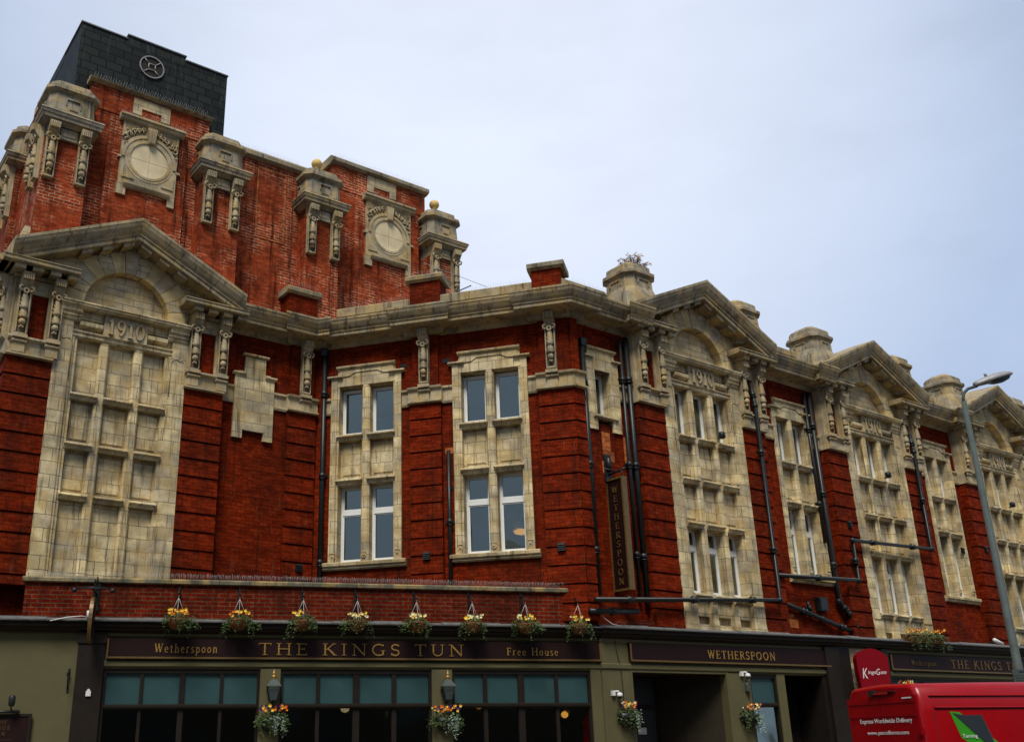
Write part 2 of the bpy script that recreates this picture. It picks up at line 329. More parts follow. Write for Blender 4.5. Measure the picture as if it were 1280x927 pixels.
WM = {}
def put(o, world, parent=None):
    WM[o] = world
    if parent is not None:
        o.parent = parent; o.matrix_parent_inverse = WM[parent].inverted()
    o.matrix_basis = world
    return o
def part(name, mb, material, parent, world=None, label=None):
    me = mb.mesh(name, M[material]) if isinstance(mb, MB) else mb
    o = bpy.data.objects.new(name, me); COL.objects.link(o)
    put(o, world if world is not None else WM[parent], parent)
    if label: o['label'] = label
    return o
def tag(o, label, cat, group=None, kind=None):
    if label: o['label'] = label
    if cat: o['category'] = cat
    if group: o['group'] = group
    if kind: o['kind'] = kind
    return o
def thing(name, world, label, cat, group=None):
    o = bpy.data.objects.new(name, None); COL.objects.link(o); o.empty_display_size = .3
    put(o, world); return tag(o, label, cat, group)
def structure(name, mb, material, world):
    o = bpy.data.objects.new(name, mb.mesh(name, M[material])); COL.objects.link(o); put(o, world); o['kind'] = 'structure'; return o
def dup_part(o, parent, world):
    c = o.copy(); COL.objects.link(c); put(c, world, parent)
    return c
class Frame:
    def __init__(s, x, y, a): s.o = Vector((x, y, 0)); s.a = a; s.d = Vector((cos(a), sin(a), 0)); s.n = Vector((sin(a), -cos(a), 0))
    def m(s, u=0, y=0, z=0, rot=0): return Matrix.Translation(s.o + s.d * u - s.n * y + Vector((0, 0, z))) @ Matrix.Rotation(s.a + rot, 4, 'Z')
    def pt(s, u, y=0, z=0): return s.o + s.d * u - s.n * y + Vector((0, 0, z))
def xing(A, ya, B, yb):
    a = A.pt(0, ya); b = B.pt(0, yb); d = b - a
    det = A.d.x * -B.d.y + B.d.x * A.d.y
    return (d.x * -B.d.y + B.d.x * d.y) / det, (A.d.x * d.y - A.d.y * d.x) / det
PP = Frame(-7.93914, 19.40404, .61104)      # left wing, stone face of its pavilion
PC = Frame(2.63273, 21.60976, -.29429)      # middle wing
PR = Frame(5.70773, 22.95835, .61104)       # right wing, stone face of its pavilions
PF = Frame(-1.38, 20.5, .22866)             # single-storey front
PW = Frame(3.50119, 21.58466, .45379)       # corner entrance
PX = Frame(9.65793, 24.58751, .50615)       # right-hand shopfront
PITCH_R = (0.0, 7.48, 14.74)                # the three pavilions of the right wing
YW_P, YW_R = .27, .22                       # brick wall face behind the pavilion stone
TB = .486                                   # tan of half the angle between the wings

def wall(mb, x0, x1, y0, y1, z0, z1, holes=(), k0=0, k1=0):
    """brick wall left as piers and spandrels round its openings"""
    xs = sorted({x0, x1} | {h[0] for h in holes} | {h[1] for h in holes})
    for a, b in zip(xs, xs[1:]):
        cuts = sorted([(h[2], h[3]) for h in holes if h[0] <= a + 1e-6 and h[1] >= b - 1e-6]); z = z0
        for c0, c1 in cuts + [(z1, z1)]:
            if c0 > z: mb.box(a, b, y0, y1, z, c0)
            z = max(z, c1)
    return mb
def rusticated(mb, x0, x1, y, z0, z1, side0=None, side1=None, depth=.4, h=.405):
    """pier of boldly lapped brick courses"""
    mb.box(x0 + .03, x1 - .03, y + .045, y + depth, z0, z1)
    z = z1
    while z > z0 + .05:
        zb = max(z - h, z0)
        prof = [(y + depth, zb + .028), (y - .018, zb + .028), (y + .006, z), (y + depth, z)]
        mb.run(prof, x0, x1); z -= h
    return mb
SH = .14
# ------------------------------------------------------------------ lettering
def arc(cx, cz, rx, rz, a0, a1, n=10): return [(cx + rx * cos(radians(a0 + (a1 - a0) * i / n)), cz + rz * sin(radians(a0 + (a1 - a0) * i / n))) for i in range(n + 1)]
TK, TN, SF = .125, .06, .045
def sfb(x, z, w=.24): return ([(x - w / 2, z), (x + w / 2, z)], SF)
GL = {
 'T': (.80, [([(.4, 0), (.4, 1)], TK), ([(.04, .97), (.76, .97)], TN), ([(.05, 1), (.05, .80)], SF), ([(.75, 1), (.75, .80)], SF), sfb(.4, .02, .32)]),
 'H': (.95, [([(.17, 0), (.17, 1)], TK), ([(.78, 0), (.78, 1)], TK), ([(.17, .52), (.78, .52)], TN), sfb(.17, .02, .3), sfb(.17, .98, .3), sfb(.78, .02, .3), sfb(.78, .98, .3)]),
 'E': (.72, [([(.17, 0), (.17, 1)], TK), ([(.02, .97), (.60, .97)], TN), ([(.02, .03), (.64, .03)], TN), ([(.17, .52), (.5, .52)], TN), ([(.6, 1), (.6, .82)], SF), ([(.64, 0), (.64, .2)], SF), ([(.5, .62), (.5, .42)], SF)]),
 'K': (.86, [([(.17, 0), (.17, 1)], TK), ([(.22, .46), (.68, .98)], TN), ([(.34, .58), (.76, .02)], TK), sfb(.17, .02, .3), sfb(.17, .98, .3), sfb(.7, .98), sfb(.78, .02)]),
 'I': (.40, [([(.2, 0), (.2, 1)], TK), sfb(.2, .02, .32), sfb(.2, .98, .32)]),
 'N': (.95, [([(.17, 0), (.17, 1)], TN), ([(.8, 0), (.8, 1)], TN), ([(.15, .98), (.8, .03)], TK), sfb(.17, .02, .28), sfb(.1, .98, .22), sfb(.8, .98, .28)]),
 'G': (.92, [(arc(.48, .5, .38, .47, 45, 300, 16), .095), ([(.74, .06), (.74, .42)], TK), sfb(.74, .42, .26), ([(.75, .84), (.77, .98)], SF), ([(.67, .08), (.74, .16)], .08)]),
 'S': (.64, [(arc(.32, .735, .21, .235, 25, 270, 12) + arc(.32, .265, .23, .235, 90, -155, 12), .1), ([(.53, .98), (.53, .78)], SF), ([(.09, .02), (.09, .24)], SF)]),
 'U': (.90, [([(.17, 1), (.17, .32)], TK), (arc(.45, .32, .28, .29, 180, 360, 10), .08), ([(.74, .32), (.74, 1)], TN), sfb(.17, .98, .3), sfb(.74, .98, .26)]),
 'W': (1.2, [([(.12, .98), (.36, .03)], TK), ([(.36, .03), (.6, .9)], TN), ([(.58, .98), (.84, .03)], TK), ([(.84, .03), (1.08, .98)], TN), sfb(.1, .98), sfb(.58, .98), sfb(1.08, .98)]),
 'R': (.82, [([(.17, 0), (.17, 1)], TK), ([(.17, .97), (.36, .97)] + arc(.38, .745, .25, .225, 90, -90, 10) + [(.17, .52)], .075), ([(.38, .52), (.74, .02)], TK), sfb(.17, .02, .3), sfb(.08, .98, .2), sfb(.76, .02, .18)]),
 'P': (.74, [([(.17, 0), (.17, 1)], TK), ([(.17, .97), (.36, .97)] + arc(.38, .72, .27, .25, 90, -90, 10) + [(.17, .47)], .075), sfb(.17, .02, .3), sfb(.08, .98, .2)]),
 'O': (.98, [(arc(.49, .5, .38, .46, 0, 360, 24), .1)]),
 'F': (.68, [([(.17, 0), (.17, 1)], TK), ([(.02, .97), (.6, .97)], TN), ([(.17, .52), (.48, .52)], TN), ([(.6, 1), (.6, .82)], SF), ([(.48, .62), (.48, .42)], SF), sfb(.17, .02, .3)]),
 'L': (.66, [([(.17, 0), (.17, 1)], TK), ([(.02, .03), (.6, .03)], TN), ([(.6, 0), (.6, .2)], SF), sfb(.17, .98, .3)]),
 'A': (.90, [([(.12, .02), (.46, .98)], TN), ([(.45, .98), (.8, .02)], TK), ([(.25, .34), (.67, .34)], TN), sfb(.11, .02), sfb(.8, .02)]),
 'V': (.86, [([(.1, .98), (.43, .03)], TK), ([(.43, .03), (.76, .98)], TN), sfb(.1, .98), sfb(.76, .98)]),
 'Z': (.74, [([(.08, .97), (.66, .97)], TN), ([(.64, .96), (.08, .04)], TK), ([(.06, .03), (.68, .03)], TN)]),
 'e': (.55, [(arc(.27, .32, .2, .3, 10, 320, 14), .08), ([(.09, .36), (.46, .36)], .05)]),
 't': (.42, [([(.17, .85), (.17, .12)] + arc(.27, .12, .1, .1, 180, 300, 5), .09), ([(.02, .62), (.36, .62)], .05)]),
 'h': (.62, [([(.13, 0), (.13, 1.02)], .1), (arc(.31, .42, .18, .2, 170, 0, 8) + [(.49, 0)], .09), sfb(.13, .02), sfb(.49, .02, .22), sfb(.08, 1.0, .16)]),
 'r': (.46, [([(.13, 0), (.13, .64)], .1), (arc(.3, .44, .17, .19, 170, 50, 6), .08), sfb(.13, .02, .26), sfb(.08, .62, .14)]),
 's': (.46, [(arc(.22, .48, .13, .15, 25, 270, 9) + arc(.22, .17, .15, .16, 90, -155, 9), .08)]),
 'p': (.60, [([(.13, -.3), (.13, .64)], .1), (arc(.31, .32, .2, .3, 160, -160, 12), .085), sfb(.13, -.3), sfb(.08, .62, .14)]),
 'o': (.58, [(arc(.28, .32, .21, .29, 0, 360, 16), .085)]),
 'n': (.62, [([(.13, 0), (.13, .64)], .1), (arc(.31, .42, .18, .2, 170, 0, 8) + [(.49, 0)], .09), sfb(.13, .02), sfb(.49, .02, .22), sfb(.08, .62, .14)]),
 'u': (.62, [([(.13, .64), (.13, .2)] + arc(.31, .22, .18, .2, 180, 360, 8), .09), ([(.49, 0), (.49, .64)], .1), sfb(.08, .62, .16), sfb(.46, .62, .14), sfb(.53, .02, .14)]),
 '1': (.50, [([(.27, 0), (.27, 1)], .12), ([(.27, .97), (.1, .8)], .07), sfb(.27, .02, .34)]),
 '9': (.66, [(arc(.33, .69, .21, .27, 0, 360, 18), .09), (arc(.18, .62, .37, .6, 10, -75, 8), .1), ]),
 '0': (.66, [(arc(.33, .5, .23, .46, 0, 360, 20), .1)]),
}
def stroke(mb, pts, w, X, y0, y1):
    """thick polyline laid in the wall plane and given depth"""
    pts = [Vector(X(p)) for p in pts]; n = len(pts); Lf = []; Rt = []
    closed = (pts[0] - pts[-1]).length < 1e-5
    for i, p in enumerate(pts):
        a = pts[i - 1] if i > 0 else (pts[-2] if closed else p); b = pts[i + 1] if i < n - 1 else (pts[1] if closed else p)
        d = (b - a).normalized(); q = Vector((-d.y, d.x)) * w / 2; Lf.append(p + q); Rt.append(p - q)
    v = []
    for l, r in zip(Lf, Rt): v += [(l.x, y0, l.y), (r.x, y0, r.y), (r.x, y1, r.y), (l.x, y1, l.y)]
    fs = [(4 * i + q, 4 * i + (q + 1) % 4, 4 * i + 4 + (q + 1) % 4, 4 * i + 4 + q) for i in range(n - 1) for q in range(4)]
    if not closed: fs += [(3, 2, 1, 0), (4 * n - 4, 4 * n - 3, 4 * n - 2, 4 * n - 1)]
    mb.add(v, fs)
def text_width(s, sp=.12, space=.45): return sum((GL[c][0] + sp) if c != ' ' else space for c in s) - sp
def letters(mb, s, x, z, h, y0, y1, width=None, sp=.12, space=.45, bold=1.0):
    """serif lettering from x rightwards, cap height h, fitted to width"""
    tw = text_width(s, sp, space); kx = (width / tw) if width else h
    for c in s:
        if c == ' ': x += space * kx; continue
        adv, st = GL[c]
        for i, (pts, w) in enumerate(st):
            stroke(mb, pts, w * h * bold, lambda p: (x + p[0] * kx, z + p[1] * h), y0 - .0006 * i, y1)
        x += (adv + sp) * kx
    return mb
def sans(s, h, x, z, width=None, shear=0.0):
    """sans-serif lettering as a mesh in the wall plane"""
    cu = bpy.data.curves.new('t', 'FONT'); cu.body = s; cu.size = h / .7; cu.extrude = .002; cu.shear = shear
    ob = bpy.data.objects.new('t', cu); COL.objects.link(ob)
    dg = bpy.context.evaluated_depsgraph_get(); me = ob.evaluated_get(dg).to_mesh()
    vs = [tuple(v.co) for v in me.vertices]; fs = [tuple(p.vertices) for p in me.polygons]
    bpy.data.objects.remove(ob)
    x0 = min(v[0] for v in vs); x1 = max(v[0] for v in vs); k = (width / (x1 - x0)) if width else 1
    mb = MB(); mb.add([(x + (v[0] - x0) * k, -v[2], z + v[1]) for v in vs], fs); return mb
# ================================================================== THE STREET
g = MB(); g.box(-300, 300, -150, 450, -.5, 0.0); structure('road', g, 'asphalt', Matrix())
pv = MB(); pv.box(-40, 45, -3.6, 12, .0, .125); structure('pavement', pv, 'paving', PF.m())
kb = MB(); kb.box(-40, 45, -3.75, -3.6, -.0, .13); structure('kerb', kb, 'kerb', PF.m())
rm = MB(); rm.box(-40, 45, -4.05, -3.95, .0, .004); rm.box(-40, 45, -4.25, -4.15, .0, .004); structure('road_marking', rm, 'ball', PF.m())

# ================================================================== THE THEATRE BUILDING
B = thing('theatre_building', Matrix.Translation((2.6, 24, 0)), 'red brick and buff stone theatre building dated 1910 with a corner tower', 'building')
uP, uC0 = xing(PP, YW_P, PC, 0)
uC1, uR = xing(PC, 0, PR, YW_R)
mP, mC, mR = PP.m(), PC.m(), PR.m()
R_END = 21.5
# brick walls
wb = MB(); wall(wb, -.86, uP + .35, YW_P, YW_P + .3, 3.9, 11.5); wb.box(-.88, -.6, .06, 9, 3.9, 11.5)
part('wall', wb, 'brick', B, mP)
C_W = (-5.285, -2.185)          # left edge of the two window bays
wb = MB(); wall(wb, uC0 - .2, uC1 - .001, 0, .3, 3.9, 11.5, [(c + .04, c + 1.78, 5.52, 10.1) for c in C_W]); part('wall', wb, 'brick', B, mC)
R_W = (4.49, 11.85)             # left edge of the window bays between pavilions
hol = [(-2.38, -1.36, 8.6, 10.2)] + [(c + .04, c + 1.62, 5.52, 10.1) for c in R_W] + [(p + .4, p + 2.5, 4.1, 9.98) for p in PITCH_R]
wb = MB(); wall(wb, uR + .001, R_END, YW_R, YW_R + .3, 3.85, 11.5, hol); part('wall', wb, 'brick', B, mR)
bk = MB(); bk.xy([tuple(PP.pt(-.6, 9)[:2]), tuple(PP.pt(-.6, 9.3)[:2]), tuple(PR.pt(R_END, 9.3)[:2]), tuple(PR.pt(R_END, 9)[:2])], 0, 11.5)
bk.xy([tuple(PR.pt(R_END - .3, YW_R + .3)[:2]), tuple(PR.pt(R_END, YW_R + .3)[:2]), tuple(PR.pt(R_END, 9)[:2]), tuple(PR.pt(R_END - .3, 9)[:2])], 0, 11.5)
part('rear_wall', bk, 'brick', B, Matrix())
rf = MB(); rf.xy([tuple(PP.pt(-.7, .35)[:2]), tuple(PP.pt(uP, .35)[:2]), tuple(PC.pt(uC0 + .2, .12)[:2]), tuple(PC.pt(uC1 - .2, .12)[:2]), tuple(PR.pt(uR + .2, .35)[:2]), tuple(PR.pt(R_END - .1, .35)[:2]), tuple(PR.pt(R_END - .1, 9)[:2]), tuple(PP.pt(-.7, 9)[:2])], 11.42, 11.56)
part('flat_roof', rf, 'roofing', B, Matrix())
# raised brick margins above the windows (thin framing lines)
def frame_line(mb, x0, x1, z0, z1, y, w=.03, d=.02):
    mb.box(x0, x1, y - d, y, z1 - w, z1); mb.box(x0, x0 + w, y - d, y, z0, z1 - w); mb.box(x1 - w, x1, y - d, y, z0, z1 - w)
def margin(Fm, *a):
    fr_ = MB(); frame_line(fr_, *a); part('brick_margin', fr_, 'brick', B, Fm)
for c in C_W: margin(mC, c + .03, c + 1.79, 10.3, 10.86, 0)
margin(mR, -2.35, -1.4, 10.55, 10.9, YW_R)
for c in R_W: margin(mR, c + .03, c + 1.63, 10.5, 10.86, YW_R)
margin(mP, 4.25, 5.45, 10.55, 10.86, YW_P)

# ---- festoon bracket, local origin at the top, middle, wall face
def festoon_mesh():
    b = MB(); hw = .118
    b.run([(0.02, 0), (-.26, 0), (-.26, -.05), (-.245, -.12), (-.20, -.2), (-.15, -.27), (-.10, -.34), (-.075, -.36), (-.075, -1.37), (.02, -1.37)], -hw, hw)
    for i in range(5): b.box(-hw + .014 + i * .043, -hw + .042 + i * .043, -.285, -.24, -.17, -.01)
    b.box(-hw, hw, -.12, -.07, -1.37, -1.33)
    for s_ in (-1, 1):
        b.box(s_ * hw, s_ * (hw - .026), -.125, -.07, -1.33, -.36)
        b.tube([(s_ * .07, -.13, -.36), (s_ * .10, -.19, -.30), (s_ * .135, -.20, -.33), (s_ * .135, -.19, -.40), (s_ * .105, -.17, -.42), (s_ * .095, -.17, -.38)], .022, 6)
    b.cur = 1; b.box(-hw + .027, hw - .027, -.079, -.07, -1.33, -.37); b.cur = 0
    def husk(z0, z1, r0, r1):
        pr = []; k = 9
        for i in range(k + 1):
            q = i / k; pr.append((r0 + (r1 - r0) * q ** .8 if q < .95 else r1 * .6, z0 + (z1 - z0) * q))
        b.lathe(pr, 0, -.125, 12, mod=lambda a, j: 1 + .24 * (1 if (int(a / (2 * pi) * 12 + .01) + j) % 2 else -1) * min(1, j / 2))
    b.ring(0, -.40, -.19, -.1, .028, .066, n=12)
    husk(-.44, -.83, .042, .086); husk(-.81, -1.03, .05, .092)
    b.ball((0, -.14, -1.10), .076, 10, (1, 1, 1.1))
    for i in range(6): b.ball((.034 * cos(i * 1.05), -.135 + .03 * sin(i * 1.05), -1.205 - .014 * (i % 2)), .024, 6)
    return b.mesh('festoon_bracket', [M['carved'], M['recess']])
FEST = festoon_mesh()

# ---- carved scrollwork used in spandrels
def scroll(mb, x, z, r, y, a0, turn, k=.016, s=1):
    pts = []
    for i in range(15):
        q = i / 14; rr = r * (1 - .82 * q); a = a0 + s * turn * q
        pts.append((x + rr * cos(a), y, z + rr * sin(a)))
    mb.tube(pts, k, 6, k * .6)

# ---- windows
def casement(x0, x1, z0, z1, y, W, transom=None, parent=B):
    """white frame with its panes"""
    f = MB(); w_ = .055
    f.box(x0, x0 + w_, y, y + .07, z0, z1); f.box(x1 - w_, x1, y, y + .07, z0, z1)
    f.box(x0 + w_, x1 - w_, y, y + .07, z0, z0 + .075); f.box(x0 + w_, x1 - w_, y, y + .07, z1 - .05, z1)
    parts_ = [(z0 + .075, z1 - .05)]
    if transom:
        f.box(x0 + w_, x1 - w_, y - .006, y + .07, transom - .055, transom + .055); parts_ = [(z0 + .075, transom - .055), (transom + .055, z1 - .05)]
    for a, b in parts_:      # inner sash line
        for q in ((x0 + w_, x0 + w_ + .03, a, b), (x1 - w_ - .03, x1 - w_, a, b), (x0 + w_ + .03, x1 - w_ - .03, a, a + .035), (x0 + w_ + .03, x1 - w_ - .03, b - .03, b)):
            f.box(q[0], q[1], y + .012, y + .06, q[2], q[3])
    fo = part('window', f, 'upvc', parent, W)
    for a, b in parts_:
        p = MB(); p.box(x0 + w_ + .028, x1 - w_ - .028, y + .034, y + .046, a + .03, b - .028); part('pane', p, 'glass', fo, W)
    return fo

# ---- stone bays: pavilion bay three lights wide
def vmull(mb, x0, x1, y0, z0, z1, ch=.04):
    mb.xy([(x0, .34), (x0, y0 + ch), (x0 + ch, y0), (x1 - ch, y0), (x1, y0 + ch), (x1, .34)], z0, z1)
LT = ((.47, .96), (1.17, 1.72), (1.93, 2.43))
def sill_run(mb, x0, x1, z, y=.03):
    mb.run([(.3, z + .06), (y - .02, z + .055), (y - .075, z + .035), (y - .085, z), (y - .07, z - .02), (y - .035, z - .04), (y - .02, z - .09), (.3, z - .09)], x0, x1)
def pavilion_bay(zb, glazed):
    b = MB()
    for s_, (a0, a1, a2) in ((0, (0, .34, .40)), (1, (2.9, 2.56, 2.50))):
        b.box(a0, a1, -.015, .34, zb, 10.3)
        b.box(a1, a2, .012, .34, zb, 9.95)
        b.box(a2, .47 if s_ == 0 else 2.43, .04, .34, zb, 9.95)
    vmull(b, .96, 1.17, .03, zb if not glazed else 4.02, 9.95); vmull(b, 1.72, 1.93, .03, zb if not glazed else 4.02, 9.95)
    # lintel, frieze, rolls, capitals, band
    b.run([(.34, 9.95), (.03, 9.95), (.0, 9.99), (.0, 10.06), (-.03, 10.08), (-.03, 10.1), (.34, 10.1)], .341, 2.559)
    b.box(.34, 2.56, .06, .34, 10.1, 10.6)
    for x0, x1 in ((.47, .97), (1.96, 2.43)):
        b.run([(.07, 10.2), (.01, 10.2), (-.04, 10.24), (-.045, 10.3), (-.01, 10.34), (.07, 10.35)], x0, x1)
        b.run([(.07, 10.40), (.03, 10.40), (.03, 10.59), (.07, 10.59)], x0, x1)
    for x0, x1 in ((.01, .47), (2.43, 2.89)):
        b.run([(.3, 10.301), (-.02, 10.301), (-.05, 10.34), (-.05, 10.38), (-.09, 10.41), (-.09, 10.47), (-.13, 10.50), (-.13, 10.588), (.3, 10.588)], x0, x1)
    b.run([(.3, 10.59), (-.15, 10.59), (-.16, 10.615), (-.20, 10.63), (-.205, 10.67), (-.225, 10.685), (-.225, 10.71), (-.15, 10.735), (.3, 10.745)], -.0, 2.9)
    # rows
    for x0, x1 in LT:
        e0, e1 = x0 - .045, x1 + .045
        for z in (8.66, 7.58, 6.50): sill_run(b, e0, e1, z)
        for z0, z1 in ((7.6, 8.6), (6.52, 7.5)):
            b.box(x0 - .01, x1 + .01, .17, .34, z0, z1)
            b.box(x0 + .045, x1 - .045, .150, .172, z0 + .14, z1 - .10)
        if glazed:
            sill_run(b, e0, e1, 4.80)
            b.box(x0 - .01, x1 + .01, .17, .34, 3.9, 4.72); b.xz([(x0 + .03, 4.34), (x1 - .03, 4.34), (x1 - .03, 4.70), (x0 + .03, 4.70)], .06, .172)
            b.run([(.2, 4.0), (.0, 4.0), (.06, 4.12), (.17, 4.2), (.2, 4.2)], x0, x1)
        else:
            b.box(x0 - .01, x1 + .01, .13, .34, zb, 6.42)
            b.box(x0 - .01, x1 + .01, .17, .34, 8.7, 9.95)
    if glazed:
        for x0, x1 in ((0, .47), (.96, 1.17), (1.72, 1.93), (2.43, 2.9)):
            b.box(x0 + .01, x1 - .01, -.05, .3, 4.02, 4.12); b.run([(.2, 4.12), (-.045, 4.12), (-.03, 4.3), (-.03, 4.62), (-.05, 4.66), (.2, 4.7)], x0 + .02, x1 - .02)
    else: b.box(.0, 2.9, -.04, .3, zb, zb + .16)
    return b.mesh('stone_bay', M['stone'])
BAYP, BAYR = pavilion_bay(4.72, False), pavilion_bay(3.9, True)
# small carved tags on the jambs
def jamb_scroll_mesh():
    b = MB()
    for s_, x in ((1, .1), (-1, 2.8)):
        scroll(b, x, 9.86, .05, -.02, 0 if s_ > 0 else pi, 5.0, .012, s_)
        b.tube([(x + s_ * .05, -.02, 9.86), (x + s_ * .12, -.02, 9.90), (x + s_ * .21, -.02, 9.88), (x + s_ * .25, -.02, 9.8), (x + s_ * .25, -.018, 9.0)], .010, 6)
    return b.mesh('jamb_scroll', M['carved'])
JS = jamb_scroll_mesh()
def date_mesh():
    b = MB(); b.box(.98, 1.95, -.045, .1, 10.08, 10.588); return b.mesh('date_panel', M['carved'])
def datenum_mesh():
    b = MB(); letters(b, '1910', 1.05, 10.15, .36, -.085, -.04, width=.83, sp=.06, bold=1.25); return b.mesh('date_numerals', M['carved'])
DP, DN = date_mesh(), datenum_mesh()
SL, ZU = .472, 12.40
def zu(x): return ZU - SL * abs(x - 1.45)
def tympanum_mesh():
    b = MB(); R = .965; zc = 10.76
    xs = [-.55 + i * .05 for i in range(81)]
    for a, c in zip(xs, xs[1:]):
        def lo(x):
            q = x - 1.45
            z = 10.745 if .02 <= x <= 2.88 else 11.15
            return max(z, zc + sqrt(R * R - q * q)) if abs(q) < R else z
        p = [(a, lo(a)), (c, lo(c)), (c, zu(c) + .05), (a, zu(a) + .05)]
        if abs(a - 1.45) >= R > abs(c - 1.45) or abs(c - 1.45) >= R > abs(a - 1.45): pass
        b.xz(p, .0, .3)
    b.box(.46, 2.44, .20, .32, 10.745, 11.8)
    return b.mesh('tympanum', M['ashlar'])
def voussoir_mesh():
    b = MB(); zc = 10.76; n = 13; R = .955
    for i in range(n):
        t0 = pi * i / n + .006; t1 = pi * (i + 1) / n - .006; tm = (t0 + t1) / 2
        ro = min(1.5, min((ZU - zc - .05) / (sin(t) + SL * abs(cos(t))) for t in (t0, tm, t1)))
        if i in (0, n - 1): ro = 1.36
        ar_ = [(1.45 + R * cos(t0 + (t1 - t0) * k / 4), zc + R * sin(t0 + (t1 - t0) * k / 4)) for k in range(5)]
        ou = [(1.45 + ro * cos(t), zc + ro * sin(t)) for t in (t1, tm, t0)]
        b.cur = (0, 1, 0, 2, 0, 1, 2, 0, 1, 0, 2, 1, 0)[i]
        b.xz(ar_ + ou, -.018 if i != n // 2 else -.028, .2)
    return b.mesh('arch_voussoirs', [M['voussoir'], M['ashlar'], M['voussoir_grey']])
def pediment_mesh():
    b = MB()
    for s_, xe in ((-1, -1.16), (1, 4.06)):
        L = abs(xe - 1.45); dz = -SL * L
        prof = [(.3, 0), (-.40, 0), (-.42, .02), (-.42, .11), (-.45, .125), (-.455, .16), (-.50, .22), (-.555, .33), (-.575, .40), (-.585, .42), (-.585, .49), (-.5, .50), (.3, .53)]
        b.run([(y, z + ZU) for y, z in prof], 1.45, xe, dz=dz)
        x = 1.45 + s_ * .02; k = 0
        while abs(x + s_ * .30 - 1.45) < L - 1.15:
            a, c = x + s_ * .06, x + s_ * .30
            za, zc2 = zu(a), zu(c)
            b.xz([(a, za + .01), (a, za - .085), (c, zc2 - .085), (c, zc2 + .01)], -.36, .02); x += s_ * .44; k += 1
        # shoulder of the corona with its blocks
        x0, x1 = (-1.3, .27) if s_ < 0 else (2.63, 4.2)
        b.run([(.3, 11.19), (-.40, 11.19), (-.43, 11.22), (-.43, 11.30), (-.45, 11.305), (-.45, 11.325), (.3, 11.36)], x0, x1)
        for i in range(4):
            xm = x0 + .25 + i * .36
            if xm + .2 < x1: b.run([(.3, 11.08), (-.34, 11.08), (-.36, 11.10), (-.36, 11.189), (.3, 11.189)], xm, xm + .22)
        b.run([(.3, 11.02), (-.06, 11.02), (-.10, 11.06), (-.10, 11.078), (.3, 11.078)], x0 + .33, x1 - .2)
    return b.mesh('pediment', M['moulding'])
def gable_mesh():
    b = MB(); b.xz([(-1.1, 11.5), (4.0, 11.5), (4.0, 11.72), (1.45, 12.92), (-1.1, 11.72)], .31, 2.6); return b.mesh('gable_roof', M['greystone'])
# band on piers and the frieze blocks between brackets
BR = {'L': (-.73, -.065), 'R': (3.06, 3.745)}
def pier_stone_mesh(x0, x1, brs, left_open):
    b = MB()
    b.run([(.35, 9.26), (-.07, 9.26), (-.10, 9.28), (-.10, 9.315), (-.05, 9.33), (-.05, 9.585), (-.09, 9.60), (-.13, 9.63), (-.13, 9.67), (-.09, 9.69), (.35, 9.70)], x0 - .03, x1)
    for c in brs:
        b.box(c - .125, c + .125, -.10, .1, 9.33, 9.53); b.run([(.1, 9.53), (-.12, 9.53), (-.14, 9.555), (-.14, 9.586), (.1, 9.586)], c - .15, c + .15); b.box(c - .14, c + .14, -.17, .1, 9.632, 9.705)
        b.box(c - .16, c + .16, -.005, .35, 9.70, 11.06)
    a, c = brs
    b.box(a + .155, c - .155, -.003, .35, 10.70, 11.06); b.box(a + .24, c - .24, -.025, .0, 10.82, 10.98); b.box(a + .27, c - .27, -.035, .0, 10.85, 10.95)
    b.box(a + .155, c - .155, -.012, .0, 10.70, 10.72)
    b.box(x0, a - .16, .0, .35, 9.70, 11.06) if a - .16 > x0 else None
    b.box(c + .16, x1, .0, .35, 9.70, 11.06) if c + .16 < x1 else None
    return b.mesh('pier_stonework', M['carved'])
PSL, PSR = pier_stone_mesh(-.92, -.001, BR['L'], True), pier_stone_mesh(2.901, 3.84, BR['R'], False)
def pier_brick_mesh(x0, x1, brs, zb):
    b = MB(); rusticated(b, x0, x1, -.005, zb, 9.262, depth=.34); b.box(brs[0] + .1, brs[1] - .1, .045, .3, 9.7, 10.7); return b.mesh('brick_pier', M['brick'])
PIERS = {}
for zb in (4.6, 3.9): PIERS[zb] = (pier_brick_mesh(-.92, -.002, BR['L'], zb), pier_brick_mesh(2.902, 3.84, BR['R'], zb))
TY, VO, PD, GA = tympanum_mesh(), voussoir_mesh(), pediment_mesh(), gable_mesh()
# octagonal stone cap block standing on a pier
def octo(r, ch, cx=0, cy=0): return [(cx + sx * (r if i == 0 else r - ch), cy + sy * (r - ch if i == 0 else r)) for sx, sy, order in ((1, 1, 0), (-1, 1, 1), (-1, -1, 0), (1, -1, 1)) for i in ((0, 1) if order == 0 else (1, 0))]
def capblock_mesh():
    b = MB()
    b.xy(octo(.62, .2), 0, .42, .93); b.xy(octo(.575, .19), .42, .66, .86)
    b.xy(octo(.49, .17), .66, .98, .97); b.xy(octo(.475, .16), .98, 1.03, 1.1); b.xy(octo(.55, .19), 1.03, 1.11, 1.0); b.xy(octo(.545, .19), 1.11, 1.14, .95)
    b.xy(octo(.475, .17), 1.14, 1.30, .97); b.xy(octo(.455, .16), 1.30, 1.34, .92); b.xy(octo(.40, .14), 1.34, 1.43, .72); b.xy(octo(.28, .1), 1.43, 1.48, .5)
    for rot in range(4):
        c_, s_ = cos(rot * pi / 2), sin(rot * pi / 2)
        for (x0, x1, z0, z1) in ((-.20, .20, .88, .92), (.16, .20, .74, .88), (-.20, -.16, .78, .88)):
            pts = [(x0, -.505), (x1, -.505), (x1, -.46), (x0, -.46)]
            b.xy([(x * c_ - y * s_, x * s_ + y * c_) for x, y in pts], z0, z1)
    return b.mesh('cap_block', M['greystone'])
